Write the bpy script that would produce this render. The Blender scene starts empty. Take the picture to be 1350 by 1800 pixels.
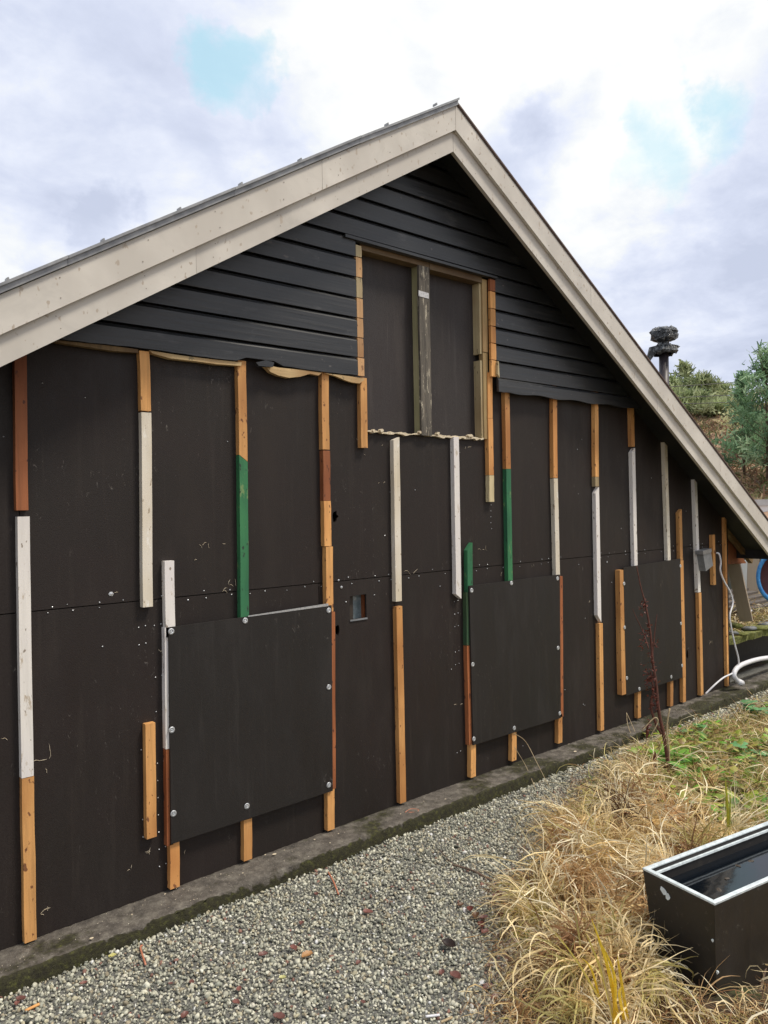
import bpy, math, random
import numpy as np
from mathutils import Vector, Matrix
from mathutils.geometry import tessellate_polygon
random.seed(7); rng = np.random.default_rng(7)
S = bpy.context.scene

# ------------------------------------------------------------------ camera
CAM = np.array([0.0, -3.6, 1.955]); F = 1350.0
RT = np.array([0.7555, -0.6549, -0.0191]); UP = np.array([0.0193, -0.0069, 0.9998]); FW = np.array([0.6549, 0.7557, -0.0075])
cd = bpy.data.cameras.new('camera'); cam = bpy.data.objects.new('camera', cd); S.collection.objects.link(cam)
m = Matrix([[RT[0], UP[0], -FW[0], CAM[0]], [RT[1], UP[1], -FW[1], CAM[1]], [RT[2], UP[2], -FW[2], CAM[2]], [0, 0, 0, 1]])
cam.matrix_world = m
cd.sensor_fit = 'HORIZONTAL'; cd.sensor_width = 36; cd.lens = 36; cd.clip_start = 0.05; cd.clip_end = 2000
S.camera = cam
S.view_settings.view_transform = 'Standard'; S.view_settings.look = 'None'; S.view_settings.gamma = 1
S.view_settings.exposure = 0.5
S.view_settings.use_curve_mapping = False

def ray(px, py):
    return FW + (px - 675) / F * RT - (py - 900) / F * UP
def onwall(px, py, y=0.0):            # point of a plane parallel to the gable wall
    d = ray(px, py); return CAM + d * ((y - CAM[1]) / d[1])
def onground(px, py, z=0.0):
    d = ray(px, py); return CAM + d * ((z - CAM[2]) / d[2])
def atdepth(px, py, dep):
    return CAM + ray(px, py) * dep

# ------------------------------------------------------------------ world
SUN_EL, SUN_AZ = math.radians(60), math.radians(142)   # azimuth measured from +Y towards +X: in front of the gable, to the right
world = bpy.data.worlds.new('World'); S.world = world; world.use_nodes = True
wt = world.node_tree; wt.nodes.clear()
def N(t, ty, **kw):
    n = t.nodes.new(ty)
    for k, v in kw.items(): setattr(n, k, v)
    return n
def Lk(t, a, b): t.links.new(a, b)
def build_world():
    t = wt
    out = N(t, 'ShaderNodeOutputWorld'); bg = N(t, 'ShaderNodeBackground'); bg.inputs[1].default_value = 0.1
    sky = N(t, 'ShaderNodeTexSky', sky_type='NISHITA'); sky.sun_disc = False
    sky.sun_elevation = SUN_EL; sky.sun_rotation = SUN_AZ; sky.air_density = 1.0; sky.dust_density = 1.0
    tc = N(t, 'ShaderNodeTexCoord')
    sep = N(t, 'ShaderNodeSeparateXYZ'); Lk(t, tc.outputs['Generated'], sep.inputs[0])
    def M(op, a, b=None, c=None, clamp=False):
        n = N(t, 'ShaderNodeMath', operation=op); n.use_clamp = clamp
        for i, v in enumerate((a, b, c)):
            if v is None: continue
            if isinstance(v, (int, float)): n.inputs[i].default_value = v
            else: Lk(t, v, n.inputs[i])
        return n.outputs[0]
    # clouds lie on a layer overhead: direction projected on that layer
    zz = M('ADD', M('MAXIMUM', sep.outputs[2], 0.0), 0.22)
    cx = M('DIVIDE', sep.outputs[0], zz); cy = M('DIVIDE', sep.outputs[1], zz)
    cmb = N(t, 'ShaderNodeCombineXYZ'); Lk(t, cx, cmb.inputs[0]); Lk(t, cy, cmb.inputs[1])
    def noise(scale, detail, rough, dist, off):
        mp = N(t, 'ShaderNodeMapping'); Lk(t, cmb.outputs[0], mp.inputs[0]); mp.inputs['Location'].default_value = off
        n = N(t, 'ShaderNodeTexNoise'); Lk(t, mp.outputs[0], n.inputs[0])
        n.inputs['Scale'].default_value = scale; n.inputs['Detail'].default_value = detail
        n.inputs['Roughness'].default_value = rough; n.inputs['Distortion'].default_value = dist
        return n.outputs[0]
    n1 = noise(2.3, 9, 0.56, 0.25, (3.1, 1.7, 0.0)); n2 = noise(5.2, 10, 0.6, 0.35, (8.0, 4.0, 1.0))
    f = M('ADD', M('MULTIPLY', M('SUBTRACT', n1, 0.5), 4.2), M('MULTIPLY', M('SUBTRACT', n2, 0.5), 2.6))
    wn = N(t, 'ShaderNodeTexNoise'); Lk(t, tc.outputs['Generated'], wn.inputs[0]); wn.inputs['Scale'].default_value = 4.5; wn.inputs['Detail'].default_value = 7; wn.inputs['Roughness'].default_value = .62
    w1 = N(t, 'ShaderNodeVectorMath', operation='SUBTRACT'); Lk(t, wn.outputs['Color'], w1.inputs[0]); w1.inputs[1].default_value = (.5, .5, .5)
    w2 = N(t, 'ShaderNodeVectorMath', operation='SCALE'); Lk(t, w1.outputs[0], w2.inputs[0]); w2.inputs['Scale'].default_value = .26
    w3 = N(t, 'ShaderNodeVectorMath', operation='ADD'); Lk(t, tc.outputs['Generated'], w3.inputs[0]); Lk(t, w2.outputs[0], w3.inputs[1])
    warped = N(t, 'ShaderNodeVectorMath', operation='NORMALIZE'); Lk(t, w3.outputs[0], warped.inputs[0])
    # large cloud masses seen in the photograph, as directions with a radius
    def blob(px, py, rad, amp):
        d = ray(px, py); d = d / np.linalg.norm(d)
        vm = N(t, 'ShaderNodeVectorMath', operation='DOT_PRODUCT'); Lk(t, warped.outputs[0], vm.inputs[0]); vm.inputs[1].default_value = d
        mr = N(t, 'ShaderNodeMapRange', interpolation_type='SMOOTHSTEP'); Lk(t, vm.outputs['Value'], mr.inputs[0])
        mr.inputs[1].default_value = math.cos(rad); mr.inputs[2].default_value = 1.0
        mr.inputs[3].default_value = 0.0; mr.inputs[4].default_value = amp
        return mr.outputs[0]
    for a in BRIGHT: f = M('ADD', f, blob(a[0], a[1], a[2], a[3] * .8))
    ramp = N(t, 'ShaderNodeValToRGB'); Lk(t, M('ADD', M('MULTIPLY', f, 0.42), 0.56, clamp=True), ramp.inputs[0])
    cr = ramp.color_ramp; cr.elements[0].position = 0.0; cr.elements[0].color = (4.2, 4.6, 5.75, 1)
    cr.elements[1].position = 1.0; cr.elements[1].color = (7.6, 7.6, 7.4, 1)
    for p, c in ((0.28, (4.9, 5.3, 6.45, 1)), (0.5, (5.7, 6.05, 7.0, 1)), (0.68, (6.5, 6.7, 6.95, 1))):
        e = cr.elements.new(p); e.color = c
    # gaps of pale blue
    g = M('MULTIPLY', M('SUBTRACT', noise(1.7, 6, 0.5, 0.3, (11.0, 2.0, 5.0)), 0.62), 2.0)
    for a in GAPS: g = M('ADD', g, blob(*a))
    g = M('MULTIPLY', M('SUBTRACT', g, M('MULTIPLY', n2, 0.8)), 1.3, clamp=True)
    pale = N(t, 'ShaderNodeMix', data_type='RGBA'); pale.inputs[0].default_value = 0.72
    Lk(t, sky.outputs[0], pale.inputs[6]); pale.inputs[7].default_value = (3.9, 6.8, 7.6, 1)
    mix = N(t, 'ShaderNodeMix', data_type='RGBA'); Lk(t, M('MULTIPLY', g, 0.7), mix.inputs[0]); Lk(t, ramp.outputs[0], mix.inputs[6]); Lk(t, pale.outputs[2], mix.inputs[7])
    Lk(t, mix.outputs[2], bg.inputs[0]); Lk(t, bg.outputs[0], out.inputs[0])
BRIGHT = [(640, 90, .24, .9), (1090, 130, .24, .9), (230, 140, .13, .9), (150, 400, .17, .9), (560, 230, .13, .5), (1060, 290, .10, .6),
          (1170, 465, .10, .7), (1060, 490, .06, .7), (480, 400, .16, .5), (340, 500, .14, .3), (1260, 270, .12, .6),
          (300, 280, .20, -.85), (60, 250, .18, -.5), (60, 480, .14, -.5), (160, 395, .05, -1.1), (1000, 215, .06, -.9), (925, 290, .08, -.75), (790, 20, .10, -.4),
          (1250, 380, .17, -.55), (1300, 560, .24, -.9), (1320, 130, .08, -1.0), (80, 40, .14, -.4), (1050, 400, .12, -.4), (940, 180, .05, -.6)]
GAPS = [(400, 135, .065, 1.25), (1190, 235, .09, .85), (1310, 190, .07, .8), (330, 60, .08, .5), (1020, 330, .06, .4), (1120, 300, .06, .5)]
build_world()
sd = bpy.data.lights.new('sun', 'SUN'); sun = bpy.data.objects.new('sun', sd); S.collection.objects.link(sun)
sd.energy = 2.3; sd.angle = math.radians(12); sd.color = (1.0, 0.91, 0.78)
sv = Vector((math.sin(SUN_AZ) * math.cos(SUN_EL), math.cos(SUN_AZ) * math.cos(SUN_EL), math.sin(SUN_EL)))
sun.rotation_euler = sv.to_track_quat('Z', 'Y').to_euler(); sun.location = (4, -6, 9)

# ------------------------------------------------------------------ materials
MATS = {}
def bsdf(name):
    mt = bpy.data.materials.new(name); mt.use_nodes = True; MATS[name] = mt
    t = mt.node_tree; b = t.nodes['Principled BSDF']; return mt, t, b
def pos(t, scale=(1, 1, 1), rnd=True):
    g = N(t, 'ShaderNodeNewGeometry'); mp = N(t, 'ShaderNodeMapping'); Lk(t, g.outputs['Position'], mp.inputs[0])
    mp.inputs['Scale'].default_value = scale
    if rnd:
        oi = N(t, 'ShaderNodeObjectInfo'); ml = N(t, 'ShaderNodeMath', operation='MULTIPLY'); ml.inputs[1].default_value = 37.0
        Lk(t, oi.outputs['Random'], ml.inputs[0]); cb = N(t, 'ShaderNodeCombineXYZ')
        for i in range(3): Lk(t, ml.outputs[0], cb.inputs[i])
        Lk(t, cb.outputs[0], mp.inputs['Location'])
    return mp.outputs[0]
def nz(t, vec, scale, detail=4, rough=.55, dist=0):
    n = N(t, 'ShaderNodeTexNoise'); Lk(t, vec, n.inputs[0]); n.inputs['Scale'].default_value = scale
    n.inputs['Detail'].default_value = detail; n.inputs['Roughness'].default_value = rough; n.inputs['Distortion'].default_value = dist
    return n.outputs[0]
def rampf(t, v, stops):
    r = N(t, 'ShaderNodeValToRGB'); Lk(t, v, r.inputs[0]); e = r.color_ramp.elements
    e[0].position = stops[0][0]; e[0].color = stops[0][1]; e[1].position = stops[-1][0]; e[1].color = stops[-1][1]
    for p, c in stops[1:-1]: x = e.new(p); x.color = c
    return r.outputs[0]
def c4(c, k=1): return (c[0] * k, c[1] * k, c[2] * k, 1)
def mixc(t, fac, a, b, mode='MIX'):
    n = N(t, 'ShaderNodeMix', data_type='RGBA', blend_type=mode)
    for i, v in ((0, fac), (6, a), (7, b)):
        if isinstance(v, (int, float)): n.inputs[i].default_value = v
        elif isinstance(v, tuple): n.inputs[i].default_value = v
        else: Lk(t, v, n.inputs[i])
    return n.outputs[2]
def bump(t, b, h, st, dist=.01):
    n = N(t, 'ShaderNodeBump'); n.inputs['Strength'].default_value = st; n.inputs['Distance'].default_value = dist
    Lk(t, h, n.inputs['Height']); Lk(t, n.outputs[0], b.inputs['Normal'])
def thr(t, v, lo, hi): return rampf(t, v, [(lo, (0, 0, 0, 1)), (hi, (1, 1, 1, 1))])

def wood(name, col, var=.35, grain=(1, 1, .05), gs=55, rough=.7, spots=None, wear=None, tint=None, randv=.25):
    mt, t, b = bsdf(name)
    g = nz(t, pos(t, grain), gs, 6, .65, .4)
    c = rampf(t, g, [(.3, c4(col, 1 - var)), (.5, c4(col)), (.7, c4(col, 1 + var * .6))])
    big = nz(t, pos(t, (1, 1, .5)), 3.2, 3)
    c = mixc(t, thr(t, big, .42, .7), c, c4((col[0] * .62, col[1] * .5, col[2] * .42)), 'MIX') if tint is None else mixc(t, thr(t, big, .4, .65), c, c4(tint))
    if spots:        # old nail marks and knots
        s = nz(t, pos(t, (1, 1, .55)), 42, 2, .5)
        c = mixc(t, thr(t, s, .66, .70), c, c4(spots))
    if wear:
        wv = nz(t, pos(t, (1, 1, .35)), 22, 6, .7)
        c = mixc(t, thr(t, wv, .60, .66), c, c4(wear))
    oi = N(t, 'ShaderNodeObjectInfo'); mr = N(t, 'ShaderNodeMapRange'); Lk(t, oi.outputs['Random'], mr.inputs[0]); mr.inputs[3].default_value = 1 - randv; mr.inputs[4].default_value = 1 + randv * .4
    cc = N(t, 'ShaderNodeVectorMath', operation='SCALE'); Lk(t, c, cc.inputs[0]); Lk(t, mr.outputs[0], cc.inputs['Scale'])
    Lk(t, cc.outputs[0], b.inputs['Base Color']); b.inputs['Roughness'].default_value = rough
    bump(t, b, g, .25, .004); return mt
wood('orange_wood', (.72, .37, .125), .28, spots=(.22, .09, .035))
wood('red_wood', (.34, .115, .04), .3, spots=(.12, .04, .02))
wood('tan_wood', (.60, .36, .17), .22, spots=(.26, .13, .06))
wood('pale_wood', (.58, .48, .28), .25, spots=(.24, .19, .10))
wood('pale_wood_across', (.58, .42, .21), .25, grain=(.05, 1, 1), spots=(.24, .19, .10))
wood('green_tinged_wood', (.50, .46, .26), .25, tint=(.36, .34, .18))
wood('yellow_timber', (.48, .36, .16), .35, tint=(.30, .18, .08))
wood('gable_header', (.17, .115, .06), .35, grain=(.05, 1, 1))
wood('dim_timber', (.22, .14, .055), .35)
wood('white_batten_paint', (.80, .76, .70), .12, wear=(.50, .42, .32), spots=(.30, .25, .20), tint=(.74, .70, .68), randv=.08)
wood('cream_batten_paint', (.64, .56, .42), .16, wear=(.82, .78, .70), spots=(.36, .29, .2), tint=(.74, .68, .58), randv=.12)
wood('green_batten_paint', (.020, .125, .058), .4, tint=(.04, .20, .075), wear=(.16, .26, .10), spots=(.02, .05, .03), randv=.05)
wood('dark_green_paint', (.03, .075, .035), .2, tint=(.04, .07, .03), wear=(.08, .08, .04))
wood('beige_board', (.42, .34, .25), .12, tint=(.38, .31, .23))
wood('white_board', (.66, .68, .66), .06, tint=(.6, .62, .6))
wood('barge_paint', (.60, .565, .505), .22, grain=(.06, 1, .08), gs=42, spots=(.42, .36, .29), tint=(.52, .485, .43), randv=.04, rough=.55)
wood('splinter_wood', (.40, .24, .12), .5, grain=(.05, 1, 1), gs=40)
wood('gable_inner', (.05, .04, .03), .3)

def m_siding():
    mt, t, b = bsdf('dark_siding_stain')
    g = nz(t, pos(t, (.03, 1, 1)), 60, 6, .65, .3)
    c = rampf(t, g, [(.3, (.017, .019, .021, 1)), (.55, (.030, .032, .035, 1)), (.75, (.056, .058, .060, 1))])
    w = nz(t, pos(t, (.35, 1, 1)), 9, 6, .7)
    c = mixc(t, thr(t, w, .60, .75), c, (.075, .076, .078, 1))
    k = nz(t, pos(t, (.5, 1, 1)), 30, 3, .5); c = mixc(t, thr(t, k, .70, .74), c, (.10, .09, .085, 1))
    Lk(t, c, b.inputs['Base Color']); Lk(t, rampf(t, g, [(.3, (.27,) * 3 + (1,)), (.7, (.45,) * 3 + (1,))]), b.inputs['Roughness'])
    bump(t, b, g, .35, .004)
m_siding()
def m_sheet(name, col, warm, rough=.62):
    mt, t, b = bsdf(name)
    p = pos(t); fine = nz(t, pos(t, (1, 1, 1)), 160, 5, .6); big = nz(t, p, 1.4, 5, .6)
    c = mixc(t, thr(t, big, .35, .65), c4(col), c4(warm))
    c = mixc(t, thr(t, fine, .35, .9), c, c4(col, 1.9))
    st = nz(t, pos(t, (1, 1, .06)), 26, 5, .65); c = mixc(t, thr(t, st, .56, .80), c, c4(col, 2.3))
    # pale scuffs and chalky rub marks of limited area
    area = nz(t, p, 2.1, 3, .5); sc = nz(t, pos(t, (1.6, 1, .7)), 30, 7, .75, .8)
    mm = N(t, 'ShaderNodeMath', operation='MULTIPLY'); Lk(t, thr(t, area, .50, .62), mm.inputs[0]); Lk(t, thr(t, sc, .615, .70), mm.inputs[1])
    c = mixc(t, mm.outputs[0], c, (.16, .145, .13, 1))
    gl = nz(t, pos(t, (1, 1, .25)), 4.5, 6, .7); c = mixc(t, thr(t, gl, .52, .78), c, c4(col, 2.2))
    Lk(t, c, b.inputs['Base Color']); Lk(t, rampf(t, gl, [(.3, (rough - .12,) * 3 + (1,)), (.7, (rough + .15,) * 3 + (1,))]), b.inputs['Roughness'])
    b.inputs['Specular IOR Level'].default_value = .35
    bn = nz(t, pos(t, (1, 1, .7)), 1.7, 3, .5); ad = N(t, 'ShaderNodeMath', operation='MULTIPLY_ADD'); Lk(t, bn, ad.inputs[0]); ad.inputs[1].default_value = 5.0; Lk(t, fine, ad.inputs[2])
    bump(t, b, ad.outputs[0], .35, .003)
m_sheet('black_board', (.0130, .0100, .0084), (.018, .0115, .0105))
m_sheet('cover_board', (.0138, .0122, .0112), (.017, .0138, .0125), .58)
m_sheet('recess_board', (.026, .022, .021), (.030, .024, .024), .6)

def m_kerb():
    mt, t, b = bsdf('mossy_concrete')
    p = pos(t, rnd=False); n1 = nz(t, p, 14, 8, .7); n2 = nz(t, p, 90, 5, .7); n3 = nz(t, p, 3.0, 6, .65)
    c = rampf(t, n1, [(.3, (.042, .036, .030, 1)), (.5, (.11, .096, .08, 1)), (.7, (.22, .20, .165, 1))])
    c = mixc(t, thr(t, n2, .60, .72), c, (.36, .33, .29, 1))
    g = N(t, 'ShaderNodeNewGeometry'); sn = N(t, 'ShaderNodeSeparateXYZ'); Lk(t, g.outputs['Normal'], sn.inputs[0])
    sp = N(t, 'ShaderNodeSeparateXYZ'); Lk(t, g.outputs['Position'], sp.inputs[0])
    mossn = rampf(t, nz(t, p, 40, 6, .7), [(.3, (.012, .009, .005, 1)), (.55, (.034, .032, .010, 1)), (.75, (.105, .11, .022, 1))])
    def M(op, a, bb, cl=False):
        n = N(t, 'ShaderNodeMath', operation=op); n.use_clamp = cl
        for i, v in enumerate((a, bb)):
            if isinstance(v, (int, float)): n.inputs[i].default_value = v
            else: Lk(t, v, n.inputs[i])
        return n.outputs[0]
    side = M('MULTIPLY', M('SUBTRACT', -.214, sp.outputs[1]), 120.0, True); along = M('MULTIPLY', M('SUBTRACT', sp.outputs[0], 1.6), .11)
    f = M('ADD', M('MULTIPLY', side, 1.6), M('ADD', M('MINIMUM', along, .32), M('MULTIPLY', M('SUBTRACT', n3, .50), 5.0)))
    f = M('MULTIPLY', M('SUBTRACT', f, M('MULTIPLY', n1, .35)), 2.2, True)
    c = mixc(t, f, c, mossn); Lk(t, c, b.inputs['Base Color']); b.inputs['Roughness'].default_value = .85
    h = N(t, 'ShaderNodeMath', operation='ADD'); Lk(t, n1, h.inputs[0]); Lk(t, n2, h.inputs[1]); bump(t, b, h.outputs[0], .7, .012)
m_kerb()
def attr_mat(name, attr='tint', rough=.8, trans=0.0, spec=.3, mot=.55):
    mt, t, b = bsdf(name); a = N(t, 'ShaderNodeAttribute'); a.attribute_name = attr
    n = nz(t, pos(t, rnd=False), 120, 4, .7)
    c = mixc(t, mot, a.outputs['Color'], rampf(t, n, [(.3, (.35, .35, .35, 1)), (.7, (1.5, 1.5, 1.5, 1))]), 'MULTIPLY')
    Lk(t, c, b.inputs['Base Color']); b.inputs['Roughness'].default_value = rough; b.inputs['Specular IOR Level'].default_value = spec
    if trans:
        tr = N(t, 'ShaderNodeBsdfTranslucent'); Lk(t, c, tr.inputs[0]); mx = N(t, 'ShaderNodeMixShader'); mx.inputs[0].default_value = trans
        o = t.nodes['Material Output']; Lk(t, b.outputs[0], mx.inputs[1]); Lk(t, tr.outputs[0], mx.inputs[2]); Lk(t, mx.outputs[0], o.inputs[0])
    return mt
attr_mat('stone_chips', rough=.7); attr_mat('straw', rough=.55, trans=.3, mot=.2); attr_mat('leaf_tissue', rough=.45, trans=.3, spec=.5, mot=.3); attr_mat('needles', rough=.6, trans=.3, mot=.3)
def noisy(name, stops, scale=20, rough=.8, bst=.3, metallic=0, detail=6, dist=.01):
    mt, t, b = bsdf(name); n = nz(t, pos(t), scale, detail, .65)
    Lk(t, rampf(t, n, [(p, c4(c)) for p, c in stops]), b.inputs['Base Color']); b.inputs['Roughness'].default_value = rough
    b.inputs['Metallic'].default_value = metallic
    if bst: bump(t, b, n, bst, dist)
    return mt
noisy('sheet_metal', [(.3, (.17, .175, .18)), (.5, (.26, .265, .27)), (.7, (.36, .365, .36))], 12, .45, .1, .3)
noisy('brown_trim', [(.3, (.05, .03, .022)), (.7, (.15, .10, .08))], 30, .7)
noisy('black_soffit_and_shade', [(.3, (.006, .006, .007)), (.7, (.011, .011, .013))], 20, .6)
noisy('barge_nail', [(.3, (.22, .18, .14)), (.7, (.34, .30, .25))], 30, .6)
noisy('roof_felt', [(.3, (.03, .03, .032)), (.7, (.07, .07, .07))], 30, .9)
noisy('washer_metal', [(.3, (.38, .40, .42)), (.7, (.70, .72, .74))], 160, .35, .2, .6)
noisy('grey_plastic', [(.3, (.16, .17, .18)), (.7, (.24, .25, .26))], 20, .5, .05)
noisy('light_plastic', [(.3, (.62, .62, .66)), (.7, (.78, .78, .80))], 20, .4, .05)
noisy('sticker_paper', [(.3, (.45, .45, .46)), (.55, (.62, .62, .63)), (.6, (.25, .25, .27))], 90, .5, .0)
noisy('torn_fibre', [(.3, (.40, .30, .18)), (.5, (.66, .56, .40)), (.7, (.82, .76, .62))], 120, .9)
noisy('soil', [(.3, (.020, .015, .010)), (.5, (.05, .036, .022)), (.7, (.10, .07, .045))], 25, .95, .6)
noisy('slate', [(.3, (.07, .075, .08)), (.7, (.22, .23, .23))], 18, .6, .4)
noisy('moss_slab', [(.3, (.05, .055, .012)), (.5, (.13, .14, .03)), (.7, (.26, .26, .08))], 30, .9, .6)
noisy('pipe_black', [(.3, (.03, .025, .03)), (.7, (.06, .05, .055))], 20, .45, .1)
noisy('torn_plastic', [(.25, (.02, .022, .024)), (.5, (.05, .055, .06)), (.72, (.45, .47, .48))], 24, .25, .8, 0, 6, .05)
noisy('bark', [(.3, (.06, .04, .03)), (.7, (.18, .12, .085))], 12, .9, .5)
noisy('dead_stalk', [(.3, (.05, .018, .012)), (.7, (.15, .05, .032))], 60, .7, .3)
noisy('dry_stem', [(.3, (.30, .22, .12)), (.7, (.52, .42, .26))], 60, .7, .2)
noisy('maroon_paint', [(.3, (.06, .015, .02)), (.7, (.10, .03, .035))], 10, .6, .1)
noisy('pale_roof', [(.3, (.36, .37, .38)), (.7, (.48, .49, .50))], 6, .5, .1)
noisy('white_paint', [(.3, (.70, .72, .74)), (.7, (.80, .80, .80))], 6, .4, .0)
noisy('blue_plastic', [(.3, (.02, .13, .38)), (.55, (.04, .24, .55)), (.75, (.20, .45, .70))], 16, .4, .2)
noisy('dull_brown', [(.3, (.06, .05, .04)), (.7, (.12, .10, .085))], 8, .8, .2)
noisy('dark_green_wall', [(.3, (.015, .022, .02)), (.7, (.03, .04, .036))], 6, .7, .1)
noisy('wire_rubber', [(.3, (.05, .05, .05)), (.7, (.09, .09, .09))], 6, .7, 0)
noisy('blue_grey_panel', [(.3, (.12, .16, .17)), (.6, (.25, .30, .31)), (.75, (.6, .6, .55))], 25, .4, 0)
noisy('orange_rubber', [(.3, (.38, .12, .06)), (.7, (.6, .26, .16))], 60, .6, 0)

def m_weather():
    mt, t, b = bsdf('flaking_post')
    g = nz(t, pos(t, (1, 1, .07)), 40, 6, .7); c = rampf(t, g, [(.3, (.05, .045, .038, 1)), (.55, (.12, .105, .085, 1)), (.75, (.2, .175, .14, 1))])
    w = nz(t, pos(t, (1.4, 1, .28)), 26, 7, .75, .6); c = mixc(t, thr(t, w, .565, .60), c, (.52, .47, .36, 1))
    k = nz(t, pos(t, (1, 1, .3)), 12, 5, .7); c = mixc(t, thr(t, k, .60, .66), c, (.012, .010, .008, 1))
    Lk(t, c, b.inputs['Base Color']); b.inputs['Roughness'].default_value = .8; bump(t, b, w, .6, .01)
m_weather()
def m_planter():
    mt, t, b = bsdf('black_planter')
    w = nz(t, pos(t, (1, 1, .25)), 5, 7, .7); f = nz(t, pos(t), 45, 6, .7)
    c = rampf(t, w, [(.3, (.012, .012, .012, 1)), (.6, (.022, .020, .019, 1)), (.8, (.065, .06, .05, 1))])
    c = mixc(t, thr(t, f, .60, .74), c, (.09, .085, .072, 1)); sp_ = N(t, 'ShaderNodeSeparateXYZ'); gg = N(t, 'ShaderNodeNewGeometry'); Lk(t, gg.outputs['Position'], sp_.inputs[0]); mu = N(t, 'ShaderNodeMath', operation='MULTIPLY_ADD'); Lk(t, f, mu.inputs[0]); mu.inputs[1].default_value = -.35; mu.use_clamp = True; m2 = N(t, 'ShaderNodeMath', operation='MULTIPLY_ADD'); Lk(t, sp_.outputs[2], m2.inputs[0]); m2.inputs[1].default_value = -2.2; m2.inputs[2].default_value = .62; Lk(t, m2.outputs[0], mu.inputs[2]); c = mixc(t, mu.outputs[0], c, (.075, .06, .042, 1))
    Lk(t, c, b.inputs['Base Color']); Lk(t, rampf(t, w, [(.3, (.30,) * 3 + (1,)), (.7, (.6,) * 3 + (1,))]), b.inputs['Roughness']); bump(t, b, f, .15, .003)
    mt, t, b = bsdf('worn_rim'); f = nz(t, pos(t), 30, 6, .7)
    Lk(t, rampf(t, f, [(.3, (.45, .50, .52, 1)), (.6, (.72, .80, .82, 1))]), b.inputs['Base Color']); b.inputs['Roughness'].default_value = .3
    mt, t, b = bsdf('rain_water'); b.inputs['Base Color'].default_value = (.004, .006, .009, 1); b.inputs['Roughness'].default_value = .06
    n = nz(t, pos(t), 9, 3); bump(t, b, n, .05, .01)
m_planter()
def m_ground():
    mt, t, b = bsdf('ground_cover')
    p = pos(t, rnd=False); n = nz(t, p, 130, 6, .75); n2 = nz(t, p, 3, 6, .6); n0 = nz(t, p, .12, 6, .65)
    gr = rampf(t, n, [(.3, (.02, .02, .018, 1)), (.5, (.12, .12, .11, 1)), (.7, (.32, .32, .29, 1))])
    at = N(t, 'ShaderNodeAttribute'); at.attribute_name = 'lawn'
    so = rampf(t, nz(t, p, 30, 6, .7), [(.3, (.015, .010, .006, 1)), (.5, (.05, .032, .018, 1)), (.7, (.13, .085, .045, 1))])
    so = mixc(t, thr(t, n2, .5, .65), so, (.05, .065, .018, 1))
    hill = rampf(t, n0, [(.3, (.26, .18, .12, 1)), (.5, (.36, .24, .16, 1)), (.62, (.32, .30, .14, 1)), (.75, (.20, .26, .10, 1))])  # hillside tones lightened, distance haze put into the colour
    hill = mixc(t, .6, hill, rampf(t, nz(t, p, 2.2, 8, .7), [(.3, (.3, .3, .3, 1)), (.7, (1.6, 1.5, 1.4, 1))]), 'MULTIPLY')
    sp = N(t, 'ShaderNodeSeparateXYZ'); Lk(t, at.outputs['Vector'], sp.inputs[0])
    c = mixc(t, sp.outputs[0], gr, so); c = mixc(t, sp.outputs[1], c, hill)
    Lk(t, c, b.inputs['Base Color']); b.inputs['Roughness'].default_value = .95; bump(t, b, n, .5, .01)
m_ground()

# ------------------------------------------------------------------ builders
COL = S.collection
def tag(o, label=None, cat=None, group=None, kind=None):
    if label: o['label'] = label
    if cat: o['category'] = cat
    if group: o['group'] = group
    if kind: o['kind'] = kind
    return o
def link_mesh(name, V, Fc, mat, parent=None, smooth=False, colors=None, mats=None, fmat=None, origin=None):
    V = np.asarray(V, dtype=float)
    o_w = np.array(origin, float) if origin is not None else np.array([(V[:, 0].min() + V[:, 0].max()) / 2, (V[:, 1].min() + V[:, 1].max()) / 2, V[:, 2].min()])
    me = bpy.data.meshes.new(name)
    Vl = V - o_w
    if isinstance(Fc, np.ndarray):
        n, k = Fc.shape
        me.vertices.add(len(Vl)); me.vertices.foreach_set('co', Vl.ravel())
        me.loops.add(n * k); me.loops.foreach_set('vertex_index', Fc.ravel().astype(np.int32))
        me.polygons.add(n); me.polygons.foreach_set('loop_start', (np.arange(n) * k).astype(np.int32))
        me.update(calc_edges=True)
    else:
        me.from_pydata([tuple(v) for v in Vl], [], Fc); me.update()
    if colors is not None:
        a = me.color_attributes.new('tint', 'FLOAT_COLOR', 'POINT')
        cc = np.ones((len(Vl), 4), np.float32); cc[:, :3] = colors; a.data.foreach_set('color', cc.ravel())
    if mats:
        for q in mats: me.materials.append(MATS[q])
        for i, p in enumerate(me.polygons): p.material_index = fmat[i]
    else: me.materials.append(MATS[mat])
    if smooth: me.polygons.foreach_set('use_smooth', [True] * len(me.polygons))
    o = bpy.data.objects.new(name, me); COL.objects.link(o)
    if parent is not None:
        o.parent = parent; pw = world_loc(parent); o.location = o_w - pw
    else: o.location = o_w
    return o
def world_loc(o):
    p = np.array(o.location)
    while o.parent: o = o.parent; p = p + np.array(o.location)
    return p
def empty(name, loc, label, cat, group=None):
    o = bpy.data.objects.new(name, None); COL.objects.link(o); o.location = loc; o.empty_display_size = .1
    return tag(o, label, cat, group)
def ccw(poly):
    a = sum(poly[i][0] * poly[(i + 1) % len(poly)][1] - poly[(i + 1) % len(poly)][0] * poly[i][1] for i in range(len(poly)))
    return poly if a > 0 else poly[::-1]
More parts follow.
